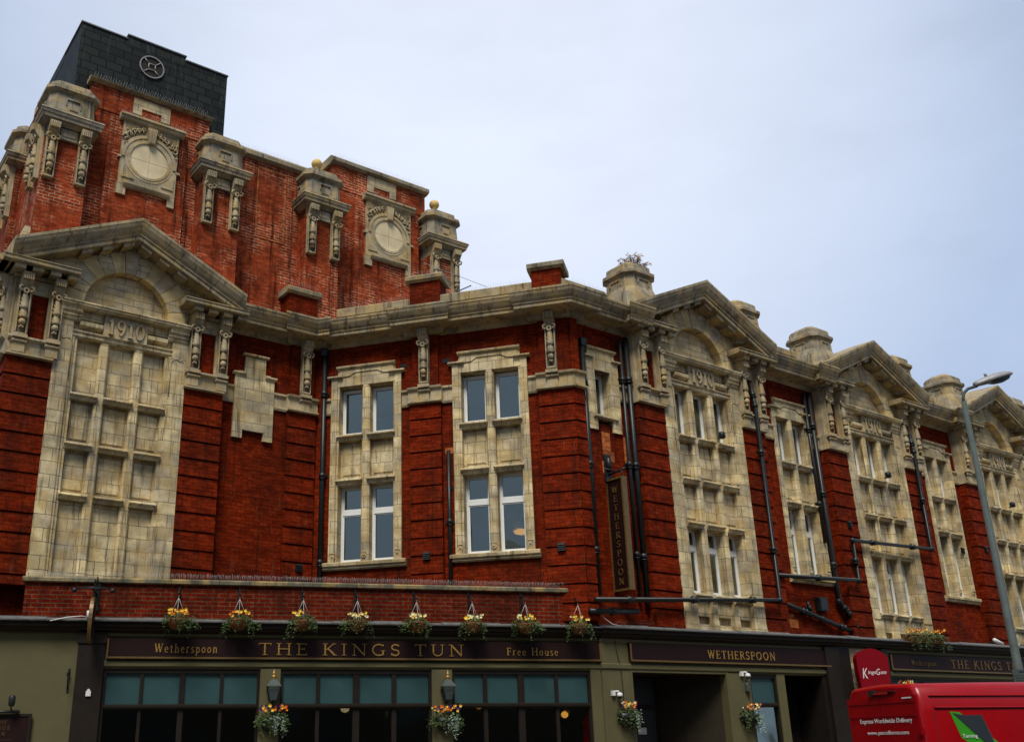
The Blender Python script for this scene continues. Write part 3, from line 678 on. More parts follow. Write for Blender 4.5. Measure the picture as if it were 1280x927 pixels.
CAP = capblock_mesh()

def pavilion(Fr_, u, zb, bay, glazed, blocks):
    W = Fr_.m(u)
    bo = part('stone_bay', bay, None, B, W)
    part('jamb_scroll', JS, None, bo, W)
    dpn = part('date_panel', DP, None, bo, W); part('arch_voussoirs', VO, None, bo, W)
    to = part('tympanum', TY, None, B, W)
    pd = part('pediment', PD, None, B, W); part('gable_roof', GA, None, pd, W)
    part('date_numerals', DN, None, B, W)
    for pm, psm, key in ((PIERS[zb][0], PSL, 'L'), (PIERS[zb][1], PSR, 'R')):
        po = part('brick_pier', pm, None, B, W); part('pier_stonework', psm, None, po, W)
        for c in BR[key]: part('festoon_bracket', FEST, None, po, Fr_.m(u + c, 0, 11.08))
    if glazed:
        for x0, x1 in LT:
            casement(x0 - .01, x1 + .01, 8.71, 9.96, .27, W); casement(x0 - .01, x1 + .01, 4.85, 6.42, .27, W, 5.95)
    for cu_, cy_ in blocks: part('cap_block', CAP, None, B, Fr_.m(u + cu_, cy_, 11.58))
pavilion(PP, 0, 4.6, BAYP, False, [])
for p in PITCH_R: pavilion(PR, p, 3.9, BAYR, True, [(-.60, .25), (3.55, .25)])
# left return of the left pavilion: lapped brick, stone and two more brackets
rt = MB(); rusticated(rt, -4.2, -.006, .0, 3.9, 9.262, depth=.3); part('brick_pier', rt, 'brick', B, PP.m(-.925, 0, 0, -pi / 2))
rs = MB(); rs.run([(.3, 9.26), (-.07, 9.26), (-.10, 9.28), (-.10, 9.315), (-.05, 9.33), (-.05, 9.585), (-.13, 9.63), (-.13, 9.67), (.3, 9.70)], -4.2, .03); rs.box(-4.2, -.0, .0, .3, 9.7, 11.06)
rs.run([(.3, 11.19), (-.40, 11.19), (-.43, 11.22), (-.43, 11.30), (-.45, 11.325), (.3, 11.36)], -4.2, .3); part('pier_stonework', rs, 'carved', B, PP.m(-.93, 0, 0, -pi / 2))
for i, q in enumerate((.22, .62, 1.5, 1.95)): part('festoon_bracket', FEST, None, B, PP.m(-.935, q, 11.08, -pi / 2))

# ---- main cornice round the three wings
CP = [(.3, 11.0), (0, 11.0), (-.05, 11.04), (-.07, 11.10), (-.20, 11.13), (-.40, 11.15), (-.42, 11.17), (-.42, 11.25), (-.445, 11.26), (-.45, 11.29), (-.49, 11.34), (-.545, 11.44), (-.565, 11.51), (-.575, 11.52), (-.575, 11.57), (-.5, 11.575), (.3, 11.60)]
def cprof(yw, e=0., dz=0.): return [(y + yw - (e if y < .2 else 0), z + dz) for y, z in CP]
b = MB(); b.run(cprof(YW_P), 3.85, uP, 0, TB, YW_P)
b.run(cprof(YW_P, .16, .004), 5.6, uP, .6, TB, YW_P)
part('cornice', b, 'moulding', B, mP)
b = MB(); b.run(cprof(0), uC0, uC1, -TB, -TB, 0)
b.run(cprof(0, .16, .004), uC0, -5.5, -TB, -.6, 0); b.run(cprof(0, .16, .004), -3.22, -2.46, .6, -.6, 0); b.run(cprof(0, .16, .004), -.16, uC1, .6, -TB, 0)
part('cornice', b, 'moulding', B, mC)
b = MB(); b.run(cprof(YW_R), uR, -.8, TB, 0, YW_R); b.run(cprof(YW_R, .16, .004), uR, -2.62, TB, -.6, YW_R); b.run(cprof(0, 0, .006), -.925, -.6, 1, 0, 0)
part('cornice', b, 'moulding', B, mR)
for i, p in enumerate(PITCH_R):
    nx = PITCH_R[i + 1] - .8 if i < 2 else R_END
    b = MB(); b.run(cprof(YW_R), p + 3.85, nx, 0, 0, YW_R)
    if i < 2: b.run(cprof(0, 0, .006), PITCH_R[i + 1] - .925, PITCH_R[i + 1] - .6, 1, 0, 0)
    part('cornice', b, 'moulding', B, mR)
# ---- parapets
def parapet(Fm, x0, x1, yw, k0, k1, brick_z, top, gaps=()):
    a = MB(); a.run([(yw + .06, 11.57), (yw + .06, brick_z), (yw + .34, brick_z), (yw + .34, 11.57)], x0, x1, k0, k1, yw); part('parapet', a, 'brick', B, Fm)
    a = MB(); a.run([(yw + .36, brick_z), (yw + .02, brick_z), (yw - .005, brick_z + .02), (yw - .005, top - .05), (yw + .02, top - .02), (yw + .1, top), (yw + .36, top)], x0, x1, k0, k1, yw); part('parapet_coping', a, 'moulding', B, Fm)
parapet(mC, uC0 + .55, uC1, 0, 0, -TB, 11.85, 12.12)
parapet(mR, uR, -1.5, YW_R, TB, 0, 11.85, 12.12)
for i, p in enumerate(PITCH_R): parapet(mR, p + 3.3, (PITCH_R[i + 1] - 1.4) if i < 2 else R_END, YW_R, 0, 0, 11.96, 12.18)
# brick stacks standing on the parapet
def stack(Fm, x0, x1, y0, y1, z1, cap):
    a = MB(); a.box(x0, x1, y0, y1, 11.55, z1); o = part('parapet_pier', a, 'brick', B, Fm)
    a = MB(); a.run([(y0 - .02, z1), (y0 - .05, z1 + .03), (y0 - .09, z1 + .05), (y0 - .1, z1 + cap - .03), (y0 - .07, z1 + cap), (y1 + .07, z1 + cap), (y1 + .1, z1 + cap - .03), (y1 + .09, z1 + .05), (y1 + .02, z1)], x0 - .09, x1 + .09); part('pier_coping', a, 'greystone', o, Fm)
stack(mC, -3.25, -2.46, -.02, .55, 12.5, .17); stack(mC, -.16, .56, -.02, .6, 12.36, .17)
stack(mP, 5.55, uP - .02, YW_P - .05, .8, 12.42, .17)

# ---- piers of the middle wing
def wing_pier(Fr_, x0, x1, yf, cx, back):
    W = Fr_.m(); a = MB(); rusticated(a, x0, x1, yf, 4.02, 9.262, depth=back); a.box(x0 + .06, x1 - .06, yf + .02, yf + back, 9.7, 11.02); o = part('brick_pier', a, 'brick', B, W)
    a = MB(); a.run([(yf + back, 9.26), (yf - .07, 9.26), (yf - .09, 9.28), (yf - .09, 9.315), (yf - .03, 9.33), (yf - .03, 9.585), (yf - .09, 9.62), (yf - .10, 9.67), (yf + back, 9.70)], x0 - .03, x1 + .03)
    a.box(cx - .12, cx + .12, yf - .06, yf, 9.33, 9.53); a.run([(yf, 9.53), (yf - .09, 9.53), (yf - .11, 9.555), (yf - .11, 9.586), (yf, 9.586)], cx - .15, cx + .15); a.box(cx - .14, cx + .14, yf - .15, yf + .05, 9.632, 9.71)
    part('pier_stonework', a, 'carved', o, W)
    part('festoon_bracket', FEST, None, o, Fr_.m(cx, yf + .012, 11.12))
    return o
wing_pier(PC, -3.24, -2.46, -.1, -2.85, .2); cp_ = wing_pier(PC, -.12, .715, -.1, .24, .25)
wing_pier(PP, 5.6, uP - .002, YW_P - .1, 6.03, .2)
a = MB(); rusticated(a, -2.92, -2.62, .03, 4.02, 9.262, depth=.3); a.box(-2.92, -2.7, .05, .3, 9.7, 11.02); o = part('brick_pier', a, 'brick', B, mR)
a = MB(); a.run([(.3, 9.26), (-.04, 9.26), (-.06, 9.28), (-.06, 9.315), (-.0, 9.33), (-.0, 9.585), (-.06, 9.62), (-.07, 9.67), (.3, 9.70)], -2.95, -2.60); part('pier_stonework', a, 'carved', o, mR)
# short stone band linking piers and window bays
def bandlet(mb, x0, x1, yw): mb.run([(yw + .1, 9.24), (yw - .05, 9.24), (yw - .07, 9.29), (yw - .02, 9.31), (yw - .02, 9.58), (yw - .07, 9.62), (yw - .07, 9.67), (yw + .1, 9.69)], x0, x1)
def stone_band(Fm, x0, x1, yw):
    a = MB(); bandlet(a, x0, x1, yw); part('stone_band', a, 'carved', B, Fm)
for x0, x1 in ((uC0 + .25, -5.29), (-3.46, -3.27), (-2.43, -2.19), (-.36, -.15)): stone_band(mC, x0, x1, 0)
for x0, x1 in ((-2.58, -2.42), (-1.32, -.92), (3.87, 4.48), (6.15, 6.55), (11.35, 11.84), (13.51, 13.81)): stone_band(mR, x0, x1, YW_R)
stone_band(mP, 3.86, 4.2, YW_P); stone_band(mP, 5.22, 5.6, YW_P)

# ---- two-light window bays
def window_bay(Fr_, u, w_, yw, dimtr=6.83):
    W = Fr_.m(u, yw); k = w_ / 1.815; b = MB(); X = lambda q: q * k
    yb = .32; top = 10.18
    J = ((0, .20), (.78, .995), (1.60, 1.815))
    b.box(0, X(.155), -.05, yb, 5.6, top); b.box(X(.155), X(.205), -.02, yb, 5.6, 9.96); b.box(X(1.66), X(1.815), -.05, yb, 5.6, top); b.box(X(1.61), X(1.66), -.02, yb, 5.6, 9.96)
    b.xy([(X(.79), yb), (X(.79), .02), (X(.83), -.025), (X(.955), -.025), (X(.995), .02), (X(.995), yb)], 5.6, 9.96)
    b.box(X(.155), X(1.66), -.03, yb, 9.96, 10.4)          # head
    b.xz([(X(.2), 10.39), (X(.2), 10.2), (X(.48), 10.22), (X(.62), 10.30), (X(1.2), 10.30), (X(1.34), 10.22), (X(1.615), 10.2), (X(1.615), 10.39)], -.052, -.0)
    b.run([(0, 10.40), (-.07, 10.40), (-.11, 10.43), (-.11, 10.465), (-.06, 10.49), (0, 10.49)], X(.14), X(1.67))
    for a0, a1 in ((-.09, .30), (1.51, 1.905)): b.run([(0, 10.165), (-.07, 10.165), (-.115, 10.195), (-.115, 10.225), (-.06, 10.25), (0, 10.25)], X(a0), X(a1))
    for x0, x1 in ((.205, .79), (.995, 1.61)):
        for z in (8.66, 7.56): b.run([(yb, z + .05), (-.03, z + .05), (-.085, z + .03), (-.09, z - .005), (-.06, z - .03), (-.02, z - .05), (-.01, z - .1), (yb, z - .1)], X(x0 - .05), X(x1 + .05))
        b.box(X(x0) - .005, X(x1) + .005, .14, yb, 7.6, 8.58); b.box(X(x0 + .07), X(x1 - .07), .122, .142, 7.74, 8.47)
    so_ = part('window_surround', b, 'stone', B, W)
    s2 = MB(); s2.run([(yb, 5.44), (-.06, 5.44), (-.09, 5.47), (-.09, 5.52), (-.13, 5.53), (-.14, 5.595), (-.10, 5.615), (yb, 5.615)], X(-.12), X(1.935)); part('window_sill', s2, 'stone', so_, W)
    cv = MB()
    for x, s_ in ((.11, 1), (.89, 1), (1.71, -1)): cv.ring(X(x), 5.76, -.055, -.0, .035, .06, n=14); cv.ball((X(x), -.05, 5.76), .03, 8); cv.tube([(X(x) - .07 * s_, -.05, 5.82), (X(x) - .02 * s_, -.055, 5.84), (X(x) + .06 * s_, -.055, 5.83)], .014, 5)
    part('carved_boss', cv, 'carved', so_, W)
    for x0, x1 in ((.205, .79), (.995, 1.61)):
        casement(X(x0) - .01, X(x1) + .01, 8.71, 9.93, .24, W); casement(X(x0) - .01, X(x1) + .01, 5.61, 7.46, .24, W, dimtr)
for c in C_W: window_bay(PC, c, 1.815, 0)
for c in R_W: window_bay(PR, c, 1.66, YW_R)
# small single window by the corner
W = PR.m(-2.41, YW_R); b = MB()
b.box(0, .30, -.05, .32, 8.42, 10.16); b.box(.80, 1.08, -.05, .32, 8.42, 10.16); b.box(.30, .80, -.05, .32, 9.9, 10.39); b.box(.1, .30, -.045, .3, 10.16, 10.39); b.box(.8, .98, -.045, .3, 10.16, 10.39)
b.run([(0, 10.40), (-.07, 10.40), (-.11, 10.43), (-.11, 10.465), (0, 10.49)], .07, 1.01)
for a0, a1 in ((-.08, .24), (.86, 1.16)): b.run([(0, 10.165), (-.07, 10.165), (-.115, 10.195), (-.115, 10.225), (0, 10.25)], a0, a1)
b.run([(.3, 8.70), (-.07, 8.70), (-.11, 8.73), (-.11, 8.77), (-.05, 8.80), (.3, 8.80)], .16, .94)
part('window_surround', b, 'stone', B, W); casement(.29, .81, 8.8, 9.9, .24, W)
# blank stone panel with ears on the left wing
W = PP.m(4.21, YW_P); b = MB()
b.box(0, .24, -.07, .02, 8.4, 9.94); b.box(.78, 1.02, -.07, .02, 8.4, 9.94); b.box(.24, .78, -.066, .02, 8.62, 10.44); b.box(.22, .80, -.08, .02, 8.60, 8.66); b.box(.1, .24, -.066, .02, 9.94, 10.06); b.box(.78, .92, -.066, .02, 9.94, 10.06)
b.run([(0, 10.45), (-.09, 10.45), (-.13, 10.48), (-.13, 10.51), (0, 10.54)], .18, .84)
for a0, a1 in ((-.05, .25), (.77, 1.07)): b.run([(0, 9.95), (-.09, 9.95), (-.13, 9.98), (-.13, 10.01), (0, 10.04)], a0, a1)
part('blind_panel', b, 'stone', B, W)
# raw orange brick patch and black vent plates
def repair(Fm, x0, x1, y0, z0, z1):
    b = MB(); b.box(x0, x1, y0, y0 + .05, z0, z1); part('brick_repair', b, 'brick_orange', B, Fm)
for (x0, x1, z0, z1) in ((-1.98, -1.72, 7.96, 8.4), (-1.98, -1.62, 7.70, 7.95), (-2.02, -1.85, 7.40, 7.69), (-1.28, -1.12, 7.7, 8.38)): repair(mR, x0, x1, YW_R - .004, z0, z1)
repair(mR, 3.96, 4.5, YW_R - .005, 4.28, 4.50); repair(mR, 3.96, 4.35, YW_R - .004, 4.53, 4.62); repair(mC, -2.40, -2.2, -.004, 8.0, 8.14)
for (x, z) in ((-3.42, 10.32), (-2.34, 10.32), (-2.30, 7.16)):
    b = MB(); b.box(x - .09, x + .09, -.012, .05, z - .05, z + .05); part('vent_plate', b, 'iron', B, mC)
def square_vent(Fr_, x, y, z, s=.09):
    b = MB(); b.box(x - s, x + s, y - .02, y, z - s, z + s)
    for i in range(4): b.run([(y - .02, z - s + .02 + i * s * .45), (y - .05, z - s + .01 + i * s * .45), (y - .02, z - s + .05 + i * s * .45)], x - s * .8, x + s * .8)
    part('air_vent', b, 'iron', B, Fr_.m())
square_vent(PC, -2.85, -.118, 5.62); square_vent(PC, .22, -.118, 5.62); square_vent(PP, 6.02, YW_P - .118, 5.5)
for x, z in ((7.04, 7.18), (14.27, 7.2)): square_vent(PR, x, -.02, z)
square_vent(PR, 13.3, YW_R, 7.1); square_vent(PR, -.40, .05, 10.4, .07)

# ================================================================== TOWER
T0 = .70; mT = PP.m(0, T0)
b = MB(); b.box(-.68, 10.95, 0, 8.5, 11.3, 16.24); b.box(.27, 3.30, -.02, 1.2, 16.2, 16.88); b.box(6.97, 10.06, -.02, 1.2, 16.2, 16.94)
for x0, x1 in ((.77, 2.73), (7.6, 9.75)): b.box(x0, x1, -.13, .05, 11.3, 16.08)
tw_ = part('tower', b, 'brick_tower', B, mT)
b = MB()                                              # faint framed brick panel between the turrets
frame_line(b, 4.72, 5.56, 14.02, 16.05, 0, .035, .015); b.box(4.72, 5.56, -.015, 0, 13.985, 14.02); part('brick_margin', b, 'brick_orange', tw_, mT)
def coping(mb, x0, x1, z, h, y0, y1=1.25): mb.run([(y0 + .02, z), (y0 - .05, z + .02), (y0 - .12, z + .05), (y0 - .13, z + h * .6), (y0 - .10, z + h * .7), (y0 - .02, z + h), (y1, z + h), (y1, z)], x0, x1)
for q in ((.20, 3.37, 16.88, .12, -.02), (6.88, 10.15, 16.94, .24, -.02), (3.38, 6.87, 16.24, .27, .0), (-.7, .19, 16.24, .2, .0), (10.16, 10.95, 16.24, .2, .0)):
    b = MB(); coping(b, *q); part('tower_coping', b, 'greystone', tw_, mT)
for x0, x1, z0, z1 in ((1.31, 2.25, 16.37, 16.83), (8.07, 9.04, 16.42, 16.92)):
    b = MB(); b.box(x0, x1, -.045, .02, z0 + .19, z1); b.box(x0, x0 + .22, -.045, .02, z0, z0 + .19); b.box(x1 - .22, x1, -.045, .02, z0, z0 + .19); part('attic_tablet', b, 'ashlar', tw_, mT)
b = MB(); b.xy([(-.95, -.28), (.98, -.28), (.98, .1), (-.95, .1)], 12.02, 12.5, .86, (0, .1)); part('weathering', b, 'ashlar', tw_, mT)
b = MB(); b.box(2.9, 3.75, -.2, .1, 11.6, 12.3); part('weathering', b, 'ashlar', tw_, mT)
def clock_panel(xc, xw, dz, hour):
    W = PP.m(xc, T0 - .13, dz); b = MB(); h = xw / 2
    # slab round the dial, in four sides
    R0 = .60
    ca = [atan2(.92, h), atan2(.92, -h), atan2(-.80, -h) + 2 * pi, atan2(-.80, h) + 2 * pi]
    angs = sorted([2 * pi * i / 32 + .01 for i in range(32)] + ca)
    def outer(a):
        q = max(abs(cos(a)) / h, abs(sin(a)) / (.92 if sin(a) > 0 else .80)); return (cos(a) / q, 15.06 + sin(a) / q)
    for a0, a1 in zip(angs, angs[1:] + [angs[0] + 2 * pi]):
        b.xz([(R0 * cos(a0), 15.06 + R0 * sin(a0)), (R0 * cos(a1), 15.06 + R0 * sin(a1)), outer(a1), outer(a0)], -.06, .02)
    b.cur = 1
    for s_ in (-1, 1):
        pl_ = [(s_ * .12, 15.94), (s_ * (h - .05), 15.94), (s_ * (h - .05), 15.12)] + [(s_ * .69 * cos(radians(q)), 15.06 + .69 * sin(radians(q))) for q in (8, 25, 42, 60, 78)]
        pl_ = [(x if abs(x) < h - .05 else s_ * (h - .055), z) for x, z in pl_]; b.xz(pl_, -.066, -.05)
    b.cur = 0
    b.run([(.02, 15.98), (-.08, 15.98), (-.13, 16.02), (-.13, 16.08), (-.18, 16.10), (-.18, 16.15), (.02, 16.2)], -h - .10, h + .12)
    b.box(-h - .06, -h + .03, -.075, .02, 14.95, 15.01); b.box(h - .03, h + .08, -.075, .02, 14.93, 14.99)
    b.run([(.02, 14.19), (-.06, 14.19), (-.10, 14.22), (-.13, 14.27), (-.13, 14.31), (.02, 14.34)], -h + .13, h - .14)
    for x0, x1 in ((-h - .03, -h + .20), (h - .17, h)): b.box(x0, x1, -.055, .02, 13.98, 14.265)
    for s_ in (-1, 1): b.box(s_ * (h - .06), s_ * (h - .36), -.085, -.05, 14.44, 14.49); b.box(s_ * (h - .06), s_ * (h - .10), -.085, -.05, 14.5, 14.78)
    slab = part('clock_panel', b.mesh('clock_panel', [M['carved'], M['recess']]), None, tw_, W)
    b = MB(); b.ring(0, 15.06, -.078, .0, .47, .53); b.ring(0, 15.06, -.068, .0, .53, .60); b.ring(0, 15.06, -.085, -.06, .60, .68, radians(-5), radians(185), 28); 
    # keystone
    b.xz([(-.07, 15.52), (.07, 15.52), (.12, 15.93), (-.12, 15.93)], -.16, .0)
    for i in range(4): b.xz([(-.055 + i * .032, 15.53), (-.04 + i * .032, 15.53), (-.055 + i * .042, 15.9), (-.075 + i * .042, 15.9)], -.172, -.15)
    for s_ in (-1, 1):                                  # leaf scrolls in the spandrels
        for k in range(5):
            scroll(b, s_ * (.2 + .105 * k), 15.86 - .05 * k - (.06 * (k - 2) if k > 2 else 0), .06 + .008 * k, -.085, radians(200), 5.2, .019, s_)
            b.tube([(s_ * (.17 + .1 * k), -.07, 15.74 - .055 * k), (s_ * (.22 + .1 * k), -.1, 15.80 - .05 * k), (s_ * (.24 + .1 * k), -.08, 15.9 - .05 * k)], .018, 5, .008)
        for k in range(4): scroll(b, s_ * (h - .09), 15.72 - .12 * k, .05, -.08, radians(30), 4.5, .017, -s_)
    part('clock_surround', b, 'carved', tw_, W)
    b = MB(); b.disc(0, 15.06, -.05, .05, .475); part('clock_face', b, 'clay', tw_, W)
    b = MB(); b.box(-.003, .003, -.052, -.049, 14.6, 15.53); b.box(-.47, .47, -.0525, -.049, 15.03, 15.035); part('dial_joint', b, 'greystone', tw_, W)
clock_panel(1.78, 1.40, 0, 1); clock_panel(8.70, 1.48, .04, 0)
# turrets
def turret_meshes():
    a = MB(); a.xy([(-.50, -.42), (.50, -.42), (.50, .3), (-.50, .3)], 0, 3.6); 
    c = MB(); P_ = .56
    c.xy([(-.50, -.44), (.50, -.44), (.50, .5), (-.50, .5)], 3.32, 3.65)
    c.box(-.19, .19, -.50, -.43, 3.32, 3.60); c.box(-.14, .14, -.512, -.49, 3.40, 3.54)
    c.xy([(-.52, -.5), (.52, -.5), (.52, .5), (-.52, .5)], 3.63, 3.71, 1.22, (0, 0)); c.xy([(-.66, -.66), (.66, -.66), (.66, .6), (-.66, .6)], 3.71, 3.80, 1.02); c.xy([(-.69, -.69), (.69, -.69), (.69, .62), (-.69, .62)], 3.80, 3.88, 1.03); c.xy([(-.72, -.72), (.72, -.72), (.72, .64), (-.72, .64)], 3.88, 3.92, .97)
    c.xy(octo(.55, .15), 3.92, 4.52, .93); c.xy(octo(.52, .15), 4.52, 4.58, 1.16); c.xy(octo(.61, .17), 4.58, 4.66); c.xy(octo(.60, .17), 4.66, 4.69, .92)
    c.xy(octo(.52, .16), 4.69, 4.84, .96); c.xy(octo(.48, .15), 4.84, 4.93, .75); c.xy(octo(.34, .1), 4.93, 4.97, .7)
    for rot in range(4):
        c_, s_ = cos(rot * pi / 2), sin(rot * pi / 2)
        for (x0, x1, z0, z1) in ((-.17, .17, 4.36, 4.39), (.15, .17, 4.17, 4.36), (-.17, -.15, 4.2, 4.36), (-.33, -.17, 4.02, 4.05), (.12, .33, 4.02, 4.05), (-.08, .10, 4.10, 4.14)):
            c.xy([(x * c_ - y * s_, x * s_ + y * c_) for x, y in ((x0, -.558), (x1, -.558), (x1, -.50), (x0, -.50))], z0, z1)
    f = MB(); f.lathe([(.16, 4.95), (.13, 5.03), (.07, 5.10), (.06, 5.16), (.09, 5.20)], 0, 0, 14); f.ball((0, 0, 5.32), .15, 16)
    return a.mesh('turret', M['brick_tower']), c.mesh('turret_stonework', M['greystone']), f.mesh('ball_finial', M['ball'])
TU = turret_meshes()
def turret(W, ball, sides=('f',)):
    o = part('turret', TU[0], None, B, W); part('turret_stonework', TU[1], None, o, W)
    for x in (-.355, .355): part('festoon_bracket', FEST, None, o, W @ Matrix.Translation((x, -.42, 3.63)))
    if 'l' in sides:
        for x in (-.2, .28): part('festoon_bracket', FEST, None, o, W @ Matrix.Translation((-.50, x, 3.63)) @ Matrix.Rotation(-pi / 2, 4, 'Z'))
    if ball: part('ball_finial', TU[2], None, o, W)
turret(PP.m(-.20, T0, 11.42), False, 'fl'); turret(PP.m(3.58, T0, 11.42), False); turret(PP.m(6.46, T0, 11.42), True); turret(PP.m(10.42, T0, 11.42), True)
for q in (2.3, 4.7): turret(PP.m(-.42, T0 + q, 11.42, -pi / 2), False)
# slate box over the left bay with its round window
mS = PP.m(0, T0 + .2); b = MB()
b.xy([(-.08, 0), (3.78, 0), (3.78, 4.6), (-.08, 4.6)], 15.6, 18.62); sl = part('slate_roof', b, 'slate', B, mS)
b = MB(); b.box(1.07, 2.60, -.006, 3.6, 18.4, 18.74); b.box(-.086, .3, 1.5, 3.4, 18.4, 18.74); part('raised_middle', b, 'slate', sl, mS)
b = MB()
for x0, x1, z in ((-.1, 1.06, 18.62), (2.61, 3.80, 18.62), (1.05, 2.62, 18.74)): b.box(x0, x1, -.03, .1, z, z + .035)
b.box(-.11, -.0, -.028, 1.49, 18.622, 18.657); b.box(3.72, 3.80, .1, 4.6, 18.62, 18.655); part('ridge_capping', b, 'lead', sl, mS)
b = MB(); b.run([(0, 16.98), (-.18, 16.98), (-.2, 17.0), (-.01, 17.12), (0, 17.12)], .3, 3.3); part('flashing', b, 'lead', sl, mS)
b = MB(); b.ring(1.73, 18.03, -.045, .0, .295, .322, n=32)
for a_ in range(4):
    q = radians(45 + 90 * a_); b.tube([(1.73 + .12 * cos(q), -.03, 18.03 + .12 * sin(q)), (1.73 + .29 * cos(q), -.03, 18.03 + .29 * sin(q))], .013, 6)
for k in range(4):
    q0, q1 = radians(45 + 90 * k), radians(135 + 90 * k); b.tube([(1.73 + .12 * cos(q0), -.03, 18.03 + .12 * sin(q0)), (1.73 + .12 * cos(q1), -.03, 18.03 + .12 * sin(q1))], .013, 6)
rw = part('round_window', b, 'lamphead', sl, mS); b = MB(); b.disc(1.73, 18.03, -.012, .01, .286, 32); part('round_pane', b, 'umber', sl, mS)

# ================================================================== DOWNPIPES
def pipe(Fr_, pts, r=.055, collars=(), label=None, hopper=False):
    b = MB(); b.tube(pts, r, 10)
    for i, (p, q) in enumerate(zip(pts, pts[1:])):
        p, q = Vector(p), Vector(q); L = (q - p).length; d = (q - p).normalized(); n = max(1, int(L / 1.75))
        for k in range(n):
            c = p + d * (L * (k + .5) / n); b.tube([c - d * .06, c + d * .06], r * 1.38, 10); b.tube([c + d * .07, c + d * .09], r * 1.6, 10)
            if abs(d.z) > .9: b.box(c.x - .11, c.x + .11, c.y + r, c.y + r + .03, c.z - .03, c.z + .03)
    for p in pts[1:-1]: b.ball(p, r * 1.45, 10)
    if hopper: x, y, z = pts[0]; b.xy([(x - .07, y - .07), (x + .07, y - .07), (x + .07, y + .07), (x - .07, y + .07)], z - .05, z + .12, 1.25, (x, y))
    return part('downpipe', b, 'iron', B, Fr_.m(), label)
pipe(PC, [(-5.46, -.09, 10.85), (-5.46, -.09, 4.6)], .06, hopper=True)
pipe(PC, [(-2.30, -.08, 8.05), (-2.30, -.08, 4.7)], .045)
pipe(PR, [(-2.50, .13, 10.45), (-2.50, .13, 4.62)], .06, hopper=True)
pipe(PR, [(-1.24, .12, 10.85), (-1.24, .12, 4.55)], .045); pipe(PR, [(-1.05, .10, 10.9), (-1.05, .10, 4.5)], .062)
pipe(PR, [(3.36, -.10, 10.55), (3.36, -.16, 9.9), (3.36, -.16, 4.86), (-2.9, -.16, 4.45)], .055)
pipe(PR, [(-1.5, -.02, 4.30), (-2.95, -.02, 4.22)], .06)
pipe(PR, [(6.02, .13, 10.85), (6.02, .13, 6.6)], .045); pipe(PR, [(6.22, .11, 10.9), (6.22, .11, 5.05), (6.55, .08, 4.75), (6.85, .05, 4.25)], .062)
pipe(PR, [(10.85, -.10, 10.4), (10.85, -.14, 9.8), (10.85, -.14, 6.85), (6.88, -.14, 6.70), (6.88, -.14, 5.62), (3.5, -.05, 5.50)], .055)
pipe(PR, [(3.86, .12, 4.86), (5.4, .12, 4.55), (6.9, .08, 4.22)], .06); pipe(PR, [(4.85, .12, 4.95), (5.0, .12, 4.64)], .04)
# ================================================================== SINGLE-STOREY PUB FRONT
FB = thing('pub_frontage', PF.m(0, .3, .125), 'single storey pub shopfront with brick parapet, dark cornice and olive painted pilasters', 'shopfront')
mF, mW, mX = PF.m(), PW.m(), PX.m()
FL, FR = -6.55, 4.73
a = MB(); a.box(FL, FR, 0, .3, 3.86, 4.63); part('parapet_wall', a, 'brick_front', FB, mF)
a = MB(); a.box(FL, FL + .3, .3, 1.2, 3.86, 4.63); part('parapet_wall', a, 'brick_front', FB, mF)
a = MB()
x = FL - .06
while x < FR:
    x1 = min(x + .92, FR + .04); a.run([(.34, 4.632), (-.02, 4.632), (-.07, 4.65), (-.075, 4.71), (-.05, 4.735), (.1, 4.76), (.34, 4.76)], x + .003, x1 - .003); x = x1
part('coping', a, 'coping', FB, mF)
a = MB()
for i in range(430):
    x = FL + .05 + i * (FR - FL - .1) / 430 + random.uniform(-.006, .006)
    for y_, l in ((.0, -.05), (.02, .045)):
        a.tube([(x, y_, 4.745), (x + random.uniform(-.012, .012), y_ + l, 4.845 + random.uniform(-.012, .012))], .0016, 3)
tag(part('bird_spikes', a, 'wire', FB, mF), None, None, kind='stuff')
a = MB(); a.xy([tuple(PF.pt(FL + .1, .3)[:2]), tuple(PF.pt(FR + .3, .3)[:2]), tuple(PC.pt(.6, .1)[:2]), tuple(PC.pt(-5.6, .1)[:2]), tuple(PP.pt(6.2, .4)[:2]), tuple(PP.pt(.5, .3)[:2])], 4.4, 4.5)
part('front_roof', a, 'lead', FB, Matrix())
# cornice with lead dressing, along all three lengths
CN = [(.1, 3.70), (-.03, 3.70), (-.05, 3.725), (-.09, 3.74), (-.11, 3.78), (-.19, 3.80), (-.20, 3.86), (-.23, 3.87), (-.235, 3.90), (.1, 3.91)]
LD = [(.3, 3.902), (-.24, 3.902), (-.245, 3.89), (-.25, 3.913), (-.1, 3.93), (.02, 3.99), (.3, 4.0)]
for Fm, x0, x1, k0, k1 in ((mF, -9.5, 5.05, 0, 0), (mW, .02, 6.84, 0, 0), (mX, .0, 13.5, 0, 0)):
    a = MB(); a.run(CN, x0, x1, k0, k1); part('cornice', a, 'brown', FB, Fm)
    a = MB(); x = x0
    while x < x1 - .01:
        xe = min(x + random.uniform(.35, 1.1), x1); d = random.uniform(-.012, .014)
        a.run([(y, z + d * (1 if z > 3.92 else 0)) for y, z in LD], x + .002, xe - .002); x = xe
    part('lead_dressing', a, 'lead', FB, Fm)
